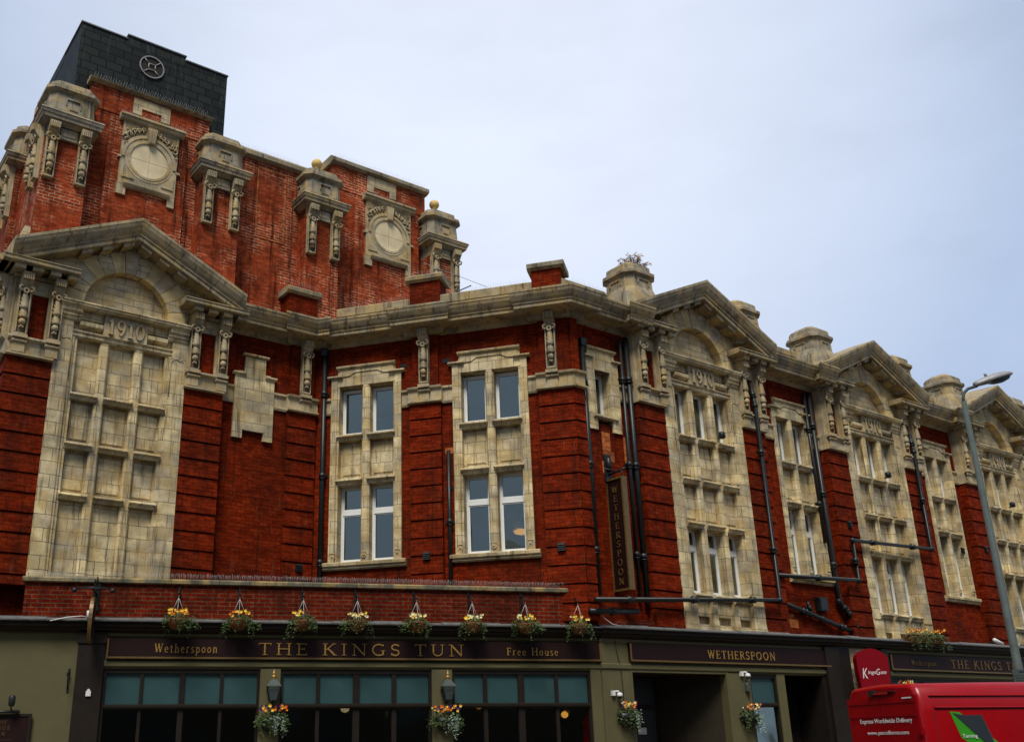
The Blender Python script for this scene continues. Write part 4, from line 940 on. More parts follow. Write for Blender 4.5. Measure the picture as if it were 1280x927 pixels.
# roof over the corner entrance back to the theatre wall, with lumps of lead
a = MB(); a.xy([tuple(PW.pt(-.2, .2)[:2]), tuple(PW.pt(6.85, .2)[:2]), tuple(PX.pt(13.5, .2)[:2]), tuple(PR.pt(R_END, .4)[:2]), tuple(PR.pt(-3, .5)[:2]), tuple(PF.pt(4.6, .6)[:2])], 3.86, 3.985); part('front_roof', a, 'lead', FB, Matrix())
a = MB(); a.run([(.3, 3.98), (.18, 3.98), (.16, 4.02), (.2, 4.14), (.3, 4.16)], .2, 2.2); part('brick_upstand', a, 'brick_front', FB, mW)
a = MB(); a.box(4.66, 4.80, .25, .9, 3.9, 4.35); part('brick_upstand', a, 'brick_front', FB, mF)
a = MB(); a.run([(.5, 3.98), (.35, 3.98), (.30, 4.02), (.34, 4.2), (.5, 4.2)], 4.0, 6.5); a.run([(.5, 3.9), (.0, 3.9), (-.02, 4.0), (.1, 4.17), (.5, 4.2)], 10.4, 13.8); part('stone_plinth', a, 'moulding', FB, mR)
# painted fascia and trim
def trimset(Fm, x0, x1, low=True):
    a = MB(); a.box(x0, x1, .0, .2, 3.04, 3.70); a.run([(.05, 3.615), (-.02, 3.615), (-.035, 3.64), (-.035, 3.69), (.05, 3.699)], x0, x1)
    if low: a.run([(.05, 3.07), (-.03, 3.07), (-.045, 3.09), (-.045, 3.17), (-.02, 3.19), (.05, 3.20)], x0, x1)
    part('fascia', a, 'cream', FB, Fm)
trimset(mF, -4.98, 5.0); trimset(mW, .0, 6.84); trimset(mX, 1.72, 13.5)
# left rendered wall and dark pilaster
a = MB(); a.box(-9.5, -5.47, .02, .3, .125, 3.72); a.box(-9.5, -5.47, -.02, .02, .125, .5); part('rendered_wall', a, 'cream', FB, mF)
a = MB(); a.box(-5.47, -4.98, -.06, .3, .125, 3.70); a.box(-5.50, -4.95, -.09, .0, .125, .55); a.box(-5.49, -4.96, -.085, .0, 3.50, 3.70); part('pilaster', a, 'brown', FB, mF)
def pilaster(Fm, x0, x1, z1, m_='cream', y0=-.03):
    a = MB(); a.box(x0, x1, y0, .25, .125, z1); a.box(x0 - .02, x1 + .02, y0 - .03, .1, .125, .42); part('pilaster', a, m_, FB, Fm)
pilaster(mF, -2.05, -1.66, 3.045); pilaster(mF, 1.37, 1.79, 3.045); pilaster(mF, 4.78, 5.03, 3.698, y0=-.02)
pilaster(mW, .02, .72, 3.699, y0=-.015); pilaster(mW, 3.42, 4.05, 3.045, y0=-.02); pilaster(mW, 4.86, 5.10, 3.045, y0=-.012); pilaster(mW, 6.40, 6.84, 3.699, 'brown', -.10)
a = MB(); a.box(.72, .80, -.02, .2, .125, 3.12); a.box(3.36, 3.42, -.025, .2, .125, 3.12); a.box(.80, 3.36, -.02, .2, 3.02, 3.12); part('door_architrave', a, 'cream', FB, mW)
a = MB(); a.box(-.1, .42, -.05, .3, .125, 3.72); part('pilaster', a, 'brown', FB, mX)
a = MB(); a.box(.44, 1.5, -.02, .3, .125, 3.72); part('pilaster', a, 'ashlar', FB, mX)
a = MB(); a.box(1.5, 1.74, -.12, .3, .125, 3.70); part('pilaster', a, 'brown', FB, mX)
# shop windows: frosted top lights over plate glass in dark frames
def shop_window(Fm, x0, x1, cells, zt=2.96, zm=2.40, zb=.75):
    f = MB(); f.box(x0, x0 + .055, .02, .14, zb, 3.04); f.box(x1 - .055, x1, .02, .14, zb, 3.04)
    f.box(x0 + .055, x1 - .055, .02, .14, zt, 3.04); f.run([(.14, zm - .09), (-.0, zm - .09), (-.03, zm - .06), (-.03, zm - .02), (.02, zm), (.14, zm)], x0 + .055, x1 - .055); f.box(x0 + .055, x1 - .055, .0, .16, .125, zb)
    for (a_, b_), (c_, d_) in zip(cells, cells[1:]): f.box(b_, c_, .03, .13, zb, zt)
    fo = part('shop_window', f, 'brown', FB, Fm)
    for a_, b_ in cells:
        p = MB(); p.box(a_ - .01, b_ + .01, .075, .09, zm - .01, zt + .01); part('top_light', p, 'frost', fo, Fm)
        p = MB(); p.box(a_ - .01, b_ + .01, .08, .09, zb, zm - .05); part('plate_glass', p, 'glass', fo, Fm)
shop_window(mF, -4.98, -2.05, ((-4.93, -4.30), (-4.24, -3.57), (-3.47, -2.81), (-2.75, -2.10)))
shop_window(mF, -1.66, 1.37, ((-1.60, -.95), (-.88, -.22), (-.09, .56), (.65, 1.31)))
shop_window(mF, 1.79, 4.78, ((1.84, 2.46), (2.54, 3.20), (3.33, 4.0), (4.07, 4.72)))
shop_window(mW, 4.05, 4.86, ((4.11, 4.80),), zm=2.42)
shop_window(mX, 1.74, 7.5, ((1.8, 3.1), (3.2, 4.6), (4.7, 6.0), (6.1, 7.44)))
shop_window(mX, 7.5, 13.4, ((7.56, 8.9), (9.0, 10.4), (10.5, 11.8), (11.9, 13.3)))
# recessed corner entrance
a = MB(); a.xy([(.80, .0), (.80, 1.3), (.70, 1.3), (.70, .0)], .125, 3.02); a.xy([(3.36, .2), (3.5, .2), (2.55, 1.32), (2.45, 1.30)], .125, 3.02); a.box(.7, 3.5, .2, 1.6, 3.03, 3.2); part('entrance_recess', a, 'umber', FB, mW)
a = MB(); a.box(.80, 2.5, 1.32, 1.4, .125, .5); a.box(.80, .9, 1.32, 1.4, .5, 3.03); a.box(2.4, 2.5, 1.32, 1.4, .5, 3.03); a.box(1.6, 1.7, 1.32, 1.4, .5, 3.03); a.box(.9, 1.6, 1.32, 1.4, 2.3, 2.42); a.box(1.7, 2.4, 1.32, 1.4, 2.3, 2.42); dr = part('entrance_door', a, 'brown', FB, mW)
a = MB(); a.box(.9, 1.6, 1.35, 1.36, .5, 3.0); a.box(1.7, 2.4, 1.35, 1.36, .5, 3.0); part('door_glass', a, 'iron', dr, mW)
a = MB(); a.box(1.83, 2.06, 1.30, 1.335, 1.78, 1.92); part('door_notice', a, 'white', dr, mW)
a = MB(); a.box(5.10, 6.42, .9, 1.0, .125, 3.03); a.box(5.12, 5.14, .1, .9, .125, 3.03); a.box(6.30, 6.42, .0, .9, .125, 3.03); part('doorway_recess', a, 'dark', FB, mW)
# interior of the pub, seen dim through the glass
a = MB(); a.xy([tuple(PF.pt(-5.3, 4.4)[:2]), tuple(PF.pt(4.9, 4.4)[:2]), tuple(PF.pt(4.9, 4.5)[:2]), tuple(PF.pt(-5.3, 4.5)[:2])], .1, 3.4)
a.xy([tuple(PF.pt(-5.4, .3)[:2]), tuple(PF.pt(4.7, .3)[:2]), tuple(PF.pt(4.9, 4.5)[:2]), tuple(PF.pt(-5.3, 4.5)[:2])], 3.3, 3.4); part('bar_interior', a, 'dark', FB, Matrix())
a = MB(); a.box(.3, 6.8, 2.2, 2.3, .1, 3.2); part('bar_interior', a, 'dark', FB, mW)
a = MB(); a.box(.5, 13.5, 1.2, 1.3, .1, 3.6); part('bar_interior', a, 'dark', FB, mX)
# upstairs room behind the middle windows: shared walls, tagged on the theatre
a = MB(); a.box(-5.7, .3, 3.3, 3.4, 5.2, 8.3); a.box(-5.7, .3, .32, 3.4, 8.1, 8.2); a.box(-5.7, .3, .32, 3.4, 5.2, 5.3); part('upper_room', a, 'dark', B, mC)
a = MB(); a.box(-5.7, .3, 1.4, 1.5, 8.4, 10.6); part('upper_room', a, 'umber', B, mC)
a = MB()
for i in range(12): a.xy([(-5.12 + i * .05, .44 + .02 * (i % 2)), (-5.07 + i * .05, .44 + .02 * ((i + 1) % 2)), (-5.07 + i * .05, .452 + .02 * ((i + 1) % 2)), (-5.12 + i * .05, .452 + .02 * (i % 2))], 5.6, 6.72)
part('net_curtain', a, 'white', B, mC)
def blind(Fm, x0, x1, z0, z1, y=.42):
    a = MB(); n = int((x1 - x0) / .05)
    for i in range(n): a.xy([(x0 + i * .05, y + .018 * (i % 2)), (x0 + .05 + i * .05, y + .018 * ((i + 1) % 2)), (x0 + .05 + i * .05, y + .012 + .018 * ((i + 1) % 2)), (x0 + i * .05, y + .012 + .018 * (i % 2))], z0, z1)
    part('net_curtain', a, 'white', B, Fm)
blind(mC, -2.0, -1.4, 9.3, 9.95); blind(mC, -4.28, -3.7, 8.7, 9.2); blind(mR, .47, .96, 4.85, 6.0); blind(mR, 1.93, 2.43, 4.85, 6.4); blind(mR, 1.17, 1.72, 8.7, 9.9); blind(mR, 4.7, 5.25, 5.6, 7.4, .6); blind(mR, 7.95, 8.44, 8.75, 9.95)

# ================================================================== SIGNS
def sign_board(Fm, x0, x1, z0, z1, label, words):
    o = thing('fascia_sign', Fm @ Matrix.Translation(((x0 + x1) / 2, 0, z0)), label, 'sign', 'maroon fascia signs')
    a = MB(); a.box(x0, x1, -.075, -.001, z0, z1); part('board', a, 'maroon', o, Fm)
    a = MB(); a.box(x0, x1, -.10, -.07, z0 - .022, z0 + .012); a.box(x0, x0 + .03, -.098, -.07, z0 + .012, z1 - .01); a.box(x1 - .03, x1, -.098, -.07, z0 + .012, z1 - .01); part('gilt_moulding', a, 'dullgold', o, Fm)
    for s, x, z, h, wd, mt in words:
        a = MB(); letters(a, s, x, z, h, -.09, -.074, width=wd, sp=.26 if h > .2 else .2, space=.6, bold=1.12); part('lettering', a, mt, o, Fm)
    return o
sign_board(mF, -4.95, 5.02, 3.245, 3.60, 'long maroon sign reading Wetherspoon, The Kings Tun and Free House over three shop windows', [('Wetherspoon', -4.08, 3.335, .165, 1.18, 'gold'), ('THE KINGS TUN', -2.12, 3.245 + .06, .225, 4.15, 'gold'), ('Free House', 2.95, 3.33, .15, 1.12, 'gold')])
sign_board(mW, .74, 6.55, 3.26, 3.61, 'maroon sign reading only WETHERSPOON over the recessed corner doorway', [('WETHERSPOON', 2.84, 3.345, .175, 1.98, 'gold')])
sign_board(mX, 1.86, 13.2, 3.24, 3.60, 'maroon Kings Tun sign partly behind the lamp post and red van', [('Wetherspoon', 2.62, 3.35, .13, .95, 'dullgold'), ('THE KINGS TUN', 4.18, 3.31, .21, 3.1, 'dullgold')])
# upright blade sign on the right wing
Wb = PR.m(-1.88, .0, 0, -pi / 2)        # local x runs outward from the wall
o = thing('projecting_sign', Wb @ Matrix.Translation((0, 0, 4.7)), 'tall narrow maroon sign reading WETHERSPOON downwards on the corner wall between black pipes', 'sign')
a = MB(); a.box(-.20, .24, -.05, .05, 4.76, 7.20); part('board', a, 'maroon', o, Wb)
a = MB(); a.box(-.245, -.20, -.075, .075, 4.715, 7.245); a.box(.24, .285, -.075, .075, 4.715, 7.245); a.box(-.20, .24, -.075, .075, 4.715, 4.76); a.box(-.20, .24, -.075, .075, 7.20, 7.245); part('gilt_frame', a, 'dullgold', o, Wb)
a = MB()
for i, ch in enumerate('WETHERSPOON'):
    wd = GL[ch][0] * .155; letters(a, ch, .02 - wd / 2, 6.90 - i * .205, .15, -.066, -.05, width=wd, bold=1.1)
part('lettering', a, 'dimgold', o, Wb)
a = MB(); a.tube([(-.22, 0, 7.36), (.34, 0, 7.42)], .022, 6); a.tube([(-.2, 0, 7.26), (-.2, 0, 7.37)], .015, 6); a.tube([(.22, 0, 7.26), (.22, 0, 7.40)], .015, 6); a.box(-.24, -.18, -.1, .1, 7.2, 7.85); a.tube([(.0, -.3, 7.43), (.0, .25, 7.43)], .02, 6); a.lathe([(.06, 7.44), (.07, 7.62), (.05, 7.74), (.0, 7.8)], -.16, 0, 10)
part('bracket', a, 'iron', o, Wb)
# oval hanging sign on the left, edge on
Wo = PF.m(-5.24, -.10, 0, -pi / 2)
o = thing('hanging_sign', Wo @ Matrix.Translation((.25, 0, 3.45)), 'oval gilt-edged pub sign hanging edge-on from an iron scroll bracket at the left end', 'sign')
a = MB(); N = 28; ov = lambda k, d: [(.36 + k * .30 * cos(2 * pi * i / N), 3.88 + k * .42 * sin(2 * pi * i / N)) for i in range(N)]
a.xz(ov(.9, 0), -.03, .03); part('board', a, 'maroon', o, Wo)
a = MB()
for i in range(N):
    t0, t1 = 2 * pi * i / N, 2 * pi * (i + 1) / N
    q = lambda k, t: (.36 + k * .30 * cos(t), 3.88 + k * .42 * sin(t)); a.xz([q(.9, t0), q(1.02, t0), q(1.02, t1), q(.9, t1)], -.034, .034)
part('gilt_frame', a, 'dullgold', o, Wo)
a = MB(); a.xz([(.22, 3.72), (.5, 3.72), (.44, 3.95), (.28, 3.95)], -.036, -.028); part('picture_panel', a, 'frost', o, Wo)
a = MB(); a.tube([(-.12, 0, 4.42), (.74, 0, 4.42)], .022, 8); a.tube([(.36, 0, 4.28), (.36, 0, 4.42)], .014, 6); a.box(-.10, -.05, -.06, .06, 4.1, 4.62)
for k in range(3):
    pts = [(-.06 + .24 * k + .12 * (1 - .8 * i / 14) * cos(.45 * i), 0, 4.54 + .10 * (1 - .8 * i / 14) * sin(.45 * i)) for i in range(15)]; a.tube(pts, .012, 6)
a.tube([(-.05, 0, 4.66), (.0, .0, 4.74), (.05, 0, 4.64)], .014, 6); a.tube([(.55, -.32, 4.44), (.55, .32, 4.44)], .014, 6); a.ball((.55, -.34, 4.40), .05, 8); a.ball((.55, .34, 4.40), .05, 8); a.tube([(.3, -.2, 4.5), (.3, .2, 4.5)], .012, 6)
part('scroll_bracket', a, 'iron', o, Wo)
# menu board on the rendered wall
o = thing('menu_board', PF.m(-6.6, .0, 1.5), 'dark framed board headed The Kings Tun on the olive wall at the far left', 'sign')
a = MB(); a.box(-7.0, -6.20, -.05, .02, 1.1, 2.22); part('board', a, 'maroon', o, mF)
a = MB(); a.box(-7.0, -6.2, -.065, -.04, 2.19, 2.235); a.box(-6.20, -6.15, -.065, -.02, 1.1, 2.235); a.box(-7.05, -7.0, -.065, -.02, 1.1, 2.235); a.box(-7.0, -6.2, -.065, -.04, 1.07, 1.10); part('frame', a, 'brown', o, mF)
a = MB()
for s, xc, z in (('THE', -6.67, 2.06), ('KINGS', -6.68, 1.96), ('TUN', -6.69, 1.86)):
    wd = text_width(s, .3) * .07; letters(a, s, xc - wd / 2, z, .07, -.056, -.05, width=wd, sp=.3)
a.box(-6.95, -6.45, -.055, -.05, 1.785, 1.79); letters(a, 'LAVAZZA', -6.88, 1.62, .075, -.056, -.05, width=.38, sp=.06, bold=1.3)
part('lettering', a, 'dullgold', o, mF)
o = thing('spot_lamp', PF.m(-6.52, .02, 2.3), 'small black spot lamp above the dark board on the olive wall', 'lamp')
a = MB(); a.tube([(-6.52, .02, 2.30), (-6.52, -.1, 2.32), (-6.50, -.22, 2.42)], .014, 6); a.lathe([(.045, 2.36), (.06, 2.42), (.06, 2.52), (.04, 2.55)], -6.5, -.22, 12); part('lamp_body', a, 'iron', o, mF)
o = thing('trough_lamp', PF.m(-6.7, .02, 2.24), 'low black strip lamp lying along the top of the dark board', 'lamp')
a = MB(); a.tube([(-7.0, -.1, 2.27), (-6.36, -.1, 2.27)], .028, 8); a.box(-6.8, -6.76, -.1, .02, 2.245, 2.27); a.box(-6.45, -6.41, -.1, .02, 2.245, 2.27); part('lamp_body', a, 'iron', o, mF)
o = thing('wall_hook', PF.m(-5.6, .02, 2.7), 'empty black iron hook bracket on the olive wall beside the dark pilaster', 'bracket')
a = MB(); a.box(-5.61, -5.575, -.0, .02, 2.62, 3.04); a.tube([(-5.59, .0, 2.98), (-5.59, -.28, 2.94), (-5.59, -.30, 2.90)], .012, 6); a.tube([(-5.59, .0, 2.68), (-5.59, -.2, 2.93)], .01, 6); part('bracket', a, 'iron', o, mF)
o = thing('wall_sensor', PF.m(-5.2, -.06, 2.6), 'small white box on the dark left pilaster', 'sensor')
a = MB(); a.box(-5.25, -5.16, -.09, -.055, 2.54, 2.63); a.xz([(-5.24, 2.63), (-5.17, 2.63), (-5.19, 2.67), (-5.22, 2.67)], -.085, -.058); part('casing', a, 'white', o, mF)
# red rounded sign on the pilaster
Wk = PX.m(.66, -.42, 0, radians(-24))
o = thing('round_topped_sign', Wk @ Matrix.Translation((0, 0, 2.6)), 'dark red round-topped sign with white script reading Kingsgate behind the van', 'sign')
out_ = [(-.33, 2.45), (.33, 2.45), (.385, 3.1), (.39, 3.42), (.36, 3.50), (.22, 3.60), (.05, 3.655), (-.05, 3.655), (-.22, 3.60), (-.36, 3.50), (-.39, 3.42), (-.385, 3.1)]
a = MB(); a.xz(out_, -.09, .09); part('panel', a, 'signred', o, Wk)
a = MB(); a.box(-.05, .05, .09, .45, 3.2, 3.26); a.box(-.05, .05, .09, .45, 2.6, 2.66); part('bracket', a, 'iron', o, Wk)
a = sans('K', .24, -.29, 2.97, .13, .2); a2 = sans('ings', .085, -.155, 3.07, .20, .3); a3 = sans('G', .14, .055, 3.05, .10, .3); a4 = sans('ate', .085, .155, 3.07, .15, .3)
for q in (a2, a3, a4): a.add(q.v, q.f)
part('lettering', a, 'white', o, Wk @ Matrix.Translation((0, -.092, 0)))

# ================================================================== LAMPS, CAMERAS, ALARM
def lantern(u, label):
    W = PF.m(u, -.2, 2.44); o = thing('wall_lantern', W, label, 'lantern', 'lanterns on the pilasters')
    a = MB(); a.xy([(-.07, -.07), (.07, -.07), (.07, .07), (-.07, .07)], .0, .02); 
    for sx in (-1, 1):
        for sy in (-1, 1): a.tube([(sx * .07, sy * .07, .0), (sx * .115, sy * .115, .27)], .009, 4)
    a.tube([(0, .0, .0), (0, .1, -.04), (0, .18, -.02)], .014, 6); part('cage', a, 'iron', o, W)
    a = MB(); a.xy([(-.065, -.065), (.065, -.065), (.065, .065), (-.065, .065)], .02, .262, 1.55); part('glazing', a, 'glass', o, W)
    a = MB(); a.xy([(-.14, -.14), (.14, -.14), (.14, .14), (-.14, .14)], .265, .295, .92); a.xy([(-.125, -.125), (.125, -.125), (.125, .125), (-.125, .125)], .295, .40, .35); part('canopy', a, 'galv', o, W)
    a = MB(); a.lathe([(.045, .40), (.03, .42), (.05, .44), (.05, .46), (.02, .48), (.035, .50), (.03, .52), (.008, .56), (.0, .60)], 0, 0, 12); part('finial', a, 'gold', o, W)
    a = MB(); a.tube([(.08, .15, .0), (.1, .16, .25), (.08, .19, .6)], .006, 5); part('flex', a, 'iron', o, W)
lantern(-1.80, 'brass capped wall lantern on the left olive pilaster, above the basket nearer the dark pilaster')
lantern(1.66, 'brass capped wall lantern on the olive pilaster right of centre, under the word TUN')
def dome_camera(W, label):
    o = thing('security_camera', W, label, 'camera', 'white dome cameras'); W = W @ Matrix.Scale(.68, 4)
    a = MB(); a.box(-.16, -.06, -.10, .0, .02, .17); a.tube([(-.10, -.05, .14), (.03, -.12, .15), (.06, -.14, .10)], .025, 8); part('arm', a, 'white', o, W)
    a = MB(); a.lathe([(.04, .11), (.075, .09), (.09, .03), (.085, -.01)], .06, -.15, 16); part('housing', a, 'white', o, W)
    a = MB(); a.lathe([(.072, -.01), (.06, -.05), (.03, -.075), (.0, -.08)], .06, -.15, 14); part('lens_dome', a, 'iron', o, W)
dome_camera(PW.m(.32, -.015, 2.52), 'white dome camera on the pale pilaster left of the corner doorway')
dome_camera(PW.m(3.86, -.02, 2.97), 'white dome camera just under the WETHERSPOON sign right of the corner doorway')
o = thing('door_light', PW.m(3.9, -.02, 2.7), 'small grey up-and-down light below the right-hand dome camera', 'lamp'); a = MB(); a.box(3.86, 3.95, -.10, -.0, 2.66, 2.80); a.lathe([(.03, 2.6), (.035, 2.85)], 3.905, -.07, 10); part('casing', a, 'galv', o, mW)
for (u, lb) in ((1.80 - .0, 'small black floodlight on the window ledge of the nearest 1910 pavilion right of the corner'), (PITCH_R[1] + 1.6, 'small black floodlight on the window ledge of the middle pavilion of the right wing'), (PITCH_R[2] + 1.5, 'small black floodlight on the window ledge of the farthest pavilion, behind the lamp post')):
    W = PR.m(u, -.09, 8.76); o = thing('floodlight', W, lb, 'lamp', 'floodlights on the pavilion ledges')
    a = MB(); a.lathe([(.06, -.02), (.085, .0), (.085, .12), (.06, .15)], 0, -.12, 12); part('lamp_body', a, 'iron', o, W)
    a = MB(); a.tube([(0, .0, .0), (0, -.12, .0)], .02, 6); part('bracket', a, 'iron', o, W)
o = thing('alarm_box', PR.m(5.5, YW_R, 4.8), 'black box on the red wall above the diagonal pipe', 'alarm'); a = MB(); a.box(5.30, 5.64, YW_R - .16, YW_R, 4.76, 5.10); a.box(5.33, 5.61, YW_R - .175, YW_R - .16, 4.79, 5.07); part('casing', a, 'iron', o, mR)
o = thing('bulkhead_light', PR.m(13.5, .1, 4.2), 'pale tubular light on the stone plinth beside the lamp post', 'lamp'); W = PR.m(13.7, -.12, 4.32) @ Matrix.Rotation(radians(14), 4, 'Y'); a = MB(); a.tube([(-.22, 0, 0), (.22, 0, 0)], .06, 10); part('tube', a, 'white', o, W); a = MB(); a.box(-.05, .05, .0, .25, -.03, .03); part('bracket', a, 'iron', o, W)
# warm lamps seen through the glass
def shade(pt, label, sc_=1.0, mt='glow'):
    W = Matrix.Translation(pt); o = thing('pendant_lamp', W, label, 'lamp')
    a = MB(); a.lathe([(.05 * sc_, .0), (.16 * sc_, .03), (.19 * sc_, .08), (.12 * sc_, .12), (.03 * sc_, .14)], 0, 0, 14); part('lamp_shade', a, mt, o, W)
    a = MB(); a.tube([(0, 0, .14 * sc_), (0, 0, .5)], .008, 5); part('cord', a, 'iron', o, W)
shade(PC.pt(-.98, 1.5, 6.28), 'glowing amber bowl lamp seen through the right pane of the lower upstairs window', 1.0)
shade(PC.pt(-1.24, 2.4, 6.50), 'smaller glowing amber lamp deeper in the same upstairs room', .8, 'glowdim')
shade(PF.pt(-.15, 1.6, 2.28), 'cluster bulb glowing behind the middle shop window, left one', .5, 'glowwhite')
shade(PF.pt(.85, 1.4, 2.32), 'tiny pale bulb glowing behind the middle shop window, right one', .28, 'glowwhite')
shade(PF.pt(2.9, 2.0, 2.34), 'dim bulb high behind the right shop window', .4, 'glowdim')
shade(PF.pt(4.5, .9, 2.12), 'bright orange lamp behind the right end of the right shop window', .42, 'glow')

# ================================================================== FLOWERS
def leafmass(mb, n, c, rx, ry, rz, size, droop=.0, rnd=random):
    for _ in range(n):
        while True:
            q = Vector((rnd.uniform(-1, 1), rnd.uniform(-1, 1), rnd.uniform(-1, 1)))
            if .25 < q.length < 1: break
        p = Vector((c[0] + q.x * rx, c[1] + q.y * ry, c[2] + q.z * rz - droop * (q.x * q.x + q.y * q.y)))
        a = Vector((rnd.gauss(0, 1), rnd.gauss(0, 1), rnd.gauss(0, 1))).normalized(); b_ = a.orthogonal().normalized(); s_ = size * rnd.uniform(.6, 1.4)
        mb.add([p - a * s_, p + b_ * s_ * .45, p + a * s_, p - b_ * s_ * .45], [(0, 1, 2, 3)])
def petals(mb, p, r, rnd, stem=True):
    """five petals round one point, on a hair-thin stem rooted with the others in the basket"""
    p = Vector(p); vs = [p]; fs = []
    for k in range(5):
        t_ = 2 * pi * k / 5 + rnd.random() * .5; d = Vector((cos(t_), -.55, sin(t_))).normalized(); c = p + d * r * .6
        a = d.cross(Vector((0, 1, .1))).normalized(); i = len(vs)
        vs += [c + a * r * .5, p + d * r * 1.25, c - a * r * .5]; fs.append((0, i, i + 1, i + 2))
    n = len(mb.v); mb.add(vs, fs)
    if stem:
        if not hasattr(mb, 'root'): mb.root = len(mb.v); mb.v.append((p.x * .3, p.y * .3, p.z - .14))
        q = len(mb.v); mb.v.append((p.x + .003, p.y + .002, p.z)); mb.f.append((n, q, mb.root)); mb.sm.append(False); mb.mi.append(mb.cur)
def trail(mb, p, L, rnd, size=.02, out_y=-.05):
    dx = rnd.uniform(-.25, .25)
    for k in range(int(L / .018)):
        q = k * .018; leafmass(mb, 1, (p[0] + dx * q + rnd.uniform(-.02, .02), p[1] + out_y * q, p[2] - q), .02, .02, .02, size, 0, rnd)
def hanging_basket(u, seed, label):
    r_ = random.Random(seed); W = PF.m(u, -.34, 3.74); g_ = r_.uniform(.78, 1.2); n_ = int(20 * r_.uniform(.7, 1.5)); o = thing('hanging_basket', W, label, 'hanging basket', 'hanging baskets along the brick parapet')
    a = MB(); a.lathe([(.06, .0), (.13, .03), (.175, .09), (.20, .17), (.205, .20)], 0, 0, 20, mod=lambda t_, j: 1 + .03 * (1 if int(t_ * 20 / pi) % 2 else -1)); part('basket', a, 'wicker', o, W)
    a = MB()
    for t_ in (.5, 2.6, 4.7): a.tube([(.2 * cos(t_), .2 * sin(t_), .19), (0, 0, .60)], .0045, 4)
    a.tube([(0, 0, .60), (0, 0, .66)], .006, 4); part('chains', a, 'wire', o, W)
    a = MB(); a.box(-.018, .018, .31, .34, .45, .86); a.tube([(0, .32, .80), (0, .1, .75), (0, -.01, .70), (0, 0, .65)], .013, 6); a.tube([(0, .32, .50), (0, .14, .74)], .009, 6); part('wall_bracket', a, 'iron', o, W)
    a = MB(); leafmass(a, int(260 * g_), (0, 0, .24), .29 * g_, .25, .10 * g_, .032, .10, r_); leafmass(a, int(150 * g_), (r_.uniform(-.2, .2), -.06, .15), .28 * g_, .14, .14, .028, .1, r_)
    for k in range(16):
        t_ = r_.uniform(0, 2 * pi); trail(a, (.27 * cos(t_), .22 * sin(t_) - .02, .2), r_.uniform(.1, .38), r_, .020)
    part('foliage', a, 'leaf', o, W)
    fl = {'yellow': MB(), 'orange': MB(), 'palepetal': MB()}
    wts = r_.choice((('palepetal', 'yellow', 'yellow', 'yellow'), ('yellow', 'orange', 'palepetal', 'palepetal'), ('yellow', 'yellow', 'orange', 'orange')))
    for k in range(n_): petals(fl[wts[(k % 3) // 2 * 3]], (r_.uniform(-.19, .19), r_.uniform(-.2, .06), r_.uniform(.27, .37)), r_.uniform(.022, .034), r_)
    for k, v_ in fl.items():
        if v_.v: part('flowers', v_, k, o, W)
HB = [(-3.69, 'above the Wetherspoon lettering of the long sign'), (-2.53, 'just left of the T of THE on the long sign'), (-1.29, 'above the gap between THE and KINGS'), (-.21, 'above the letters IN of KINGS'), (1.0, 'between the words KINGS and TUN'), (2.17, 'just right of the word TUN'), (3.31, 'above the words Free House'), (4.47, 'at the right end of the long sign')]
for i, (u, lb) in enumerate(HB): hanging_basket(u, 40 + i, 'wicker hanging basket of pansies ' + lb)
def wall_basket(W, seed, label, sc_=1.0, pale=True, cols=('yellow', 'orange', 'purple')):
    r_ = random.Random(seed); o = thing('wall_basket', W, label, 'flower basket', 'half-round flower baskets on the pilasters')
    a = MB(); a.lathe([(.08, -.26), (.16, -.2), (.21, -.1), (.235, .0)], 0, 0, 18, squash=.75); part('basket', a, 'iron', o, W)
    a = MB(); leafmass(a, 380, (0, -.03, .0), .33 * sc_, .22, .20, .034, .1, r_); leafmass(a, 160, (.14, -.08, -.12), .2 * sc_, .15, .22, .028, 0, r_)
    for k in range(16):
        t_ = r_.uniform(-.2, 3.4); trail(a, (.27 * cos(t_) * sc_, -.2 * abs(sin(t_)), .02), r_.uniform(.15, .42), r_, .02)
    part('foliage', a, 'leaf', o, W)
    if pale:
        a = MB()
        for k in range(8): trail(a, (r_.uniform(.02, .20), -.24, r_.uniform(-.05, .08)), r_.uniform(.2, .42), r_, .022, -.02)
        part('pale_trailer', a, 'leafpale', o, W)
    fl = {}
    for k in range(36):
        c = cols[k % len(cols)]; petals(fl.setdefault(c, MB()), (r_.uniform(-.27, .27) * sc_, r_.uniform(-.24, -.05), r_.uniform(.12, .23)), r_.uniform(.020, .034), r_)
    for k, v_ in fl.items(): part('flowers', v_, k, o, W)
wall_basket(PF.m(-1.80, -.06, 2.14), 71, 'leafy basket with pale trailing plant under the left brass lantern', 1.05)
wall_basket(PF.m(1.64, -.06, 2.12), 72, 'leafy basket with pale trailing plant under the brass lantern right of centre', 1.1)
wall_basket(PW.m(.55, -.04, 2.18), 73, 'dark half basket of pansies left of the corner doorway below the camera', .85, True, ('orange', 'yellow', 'palepetal', 'purple'))
wall_basket(PW.m(3.86, -.04, 2.16), 74, 'dark half basket of pansies right of the corner doorway', .85, True, ('orange', 'yellow', 'palepetal', 'purple'))
wall_basket(PX.m(.56, -.12, 2.72), 75, 'flower basket in front of the red round-topped sign, above the van', .8, False, ('yellow', 'orange', 'palepetal'))
wall_basket(PX.m(1.98, -.2, 2.72), 76, 'flower basket below the right-hand Wetherspoon lettering, half hidden by the van', .8, False, ('yellow', 'orange', 'palepetal'))
r_ = random.Random(5); W = PX.m(3.1, -.20, 3.88); o = thing('flower_trough', W, 'long trough of orange and yellow flowers on the cornice under the middle pavilion', 'flower trough')
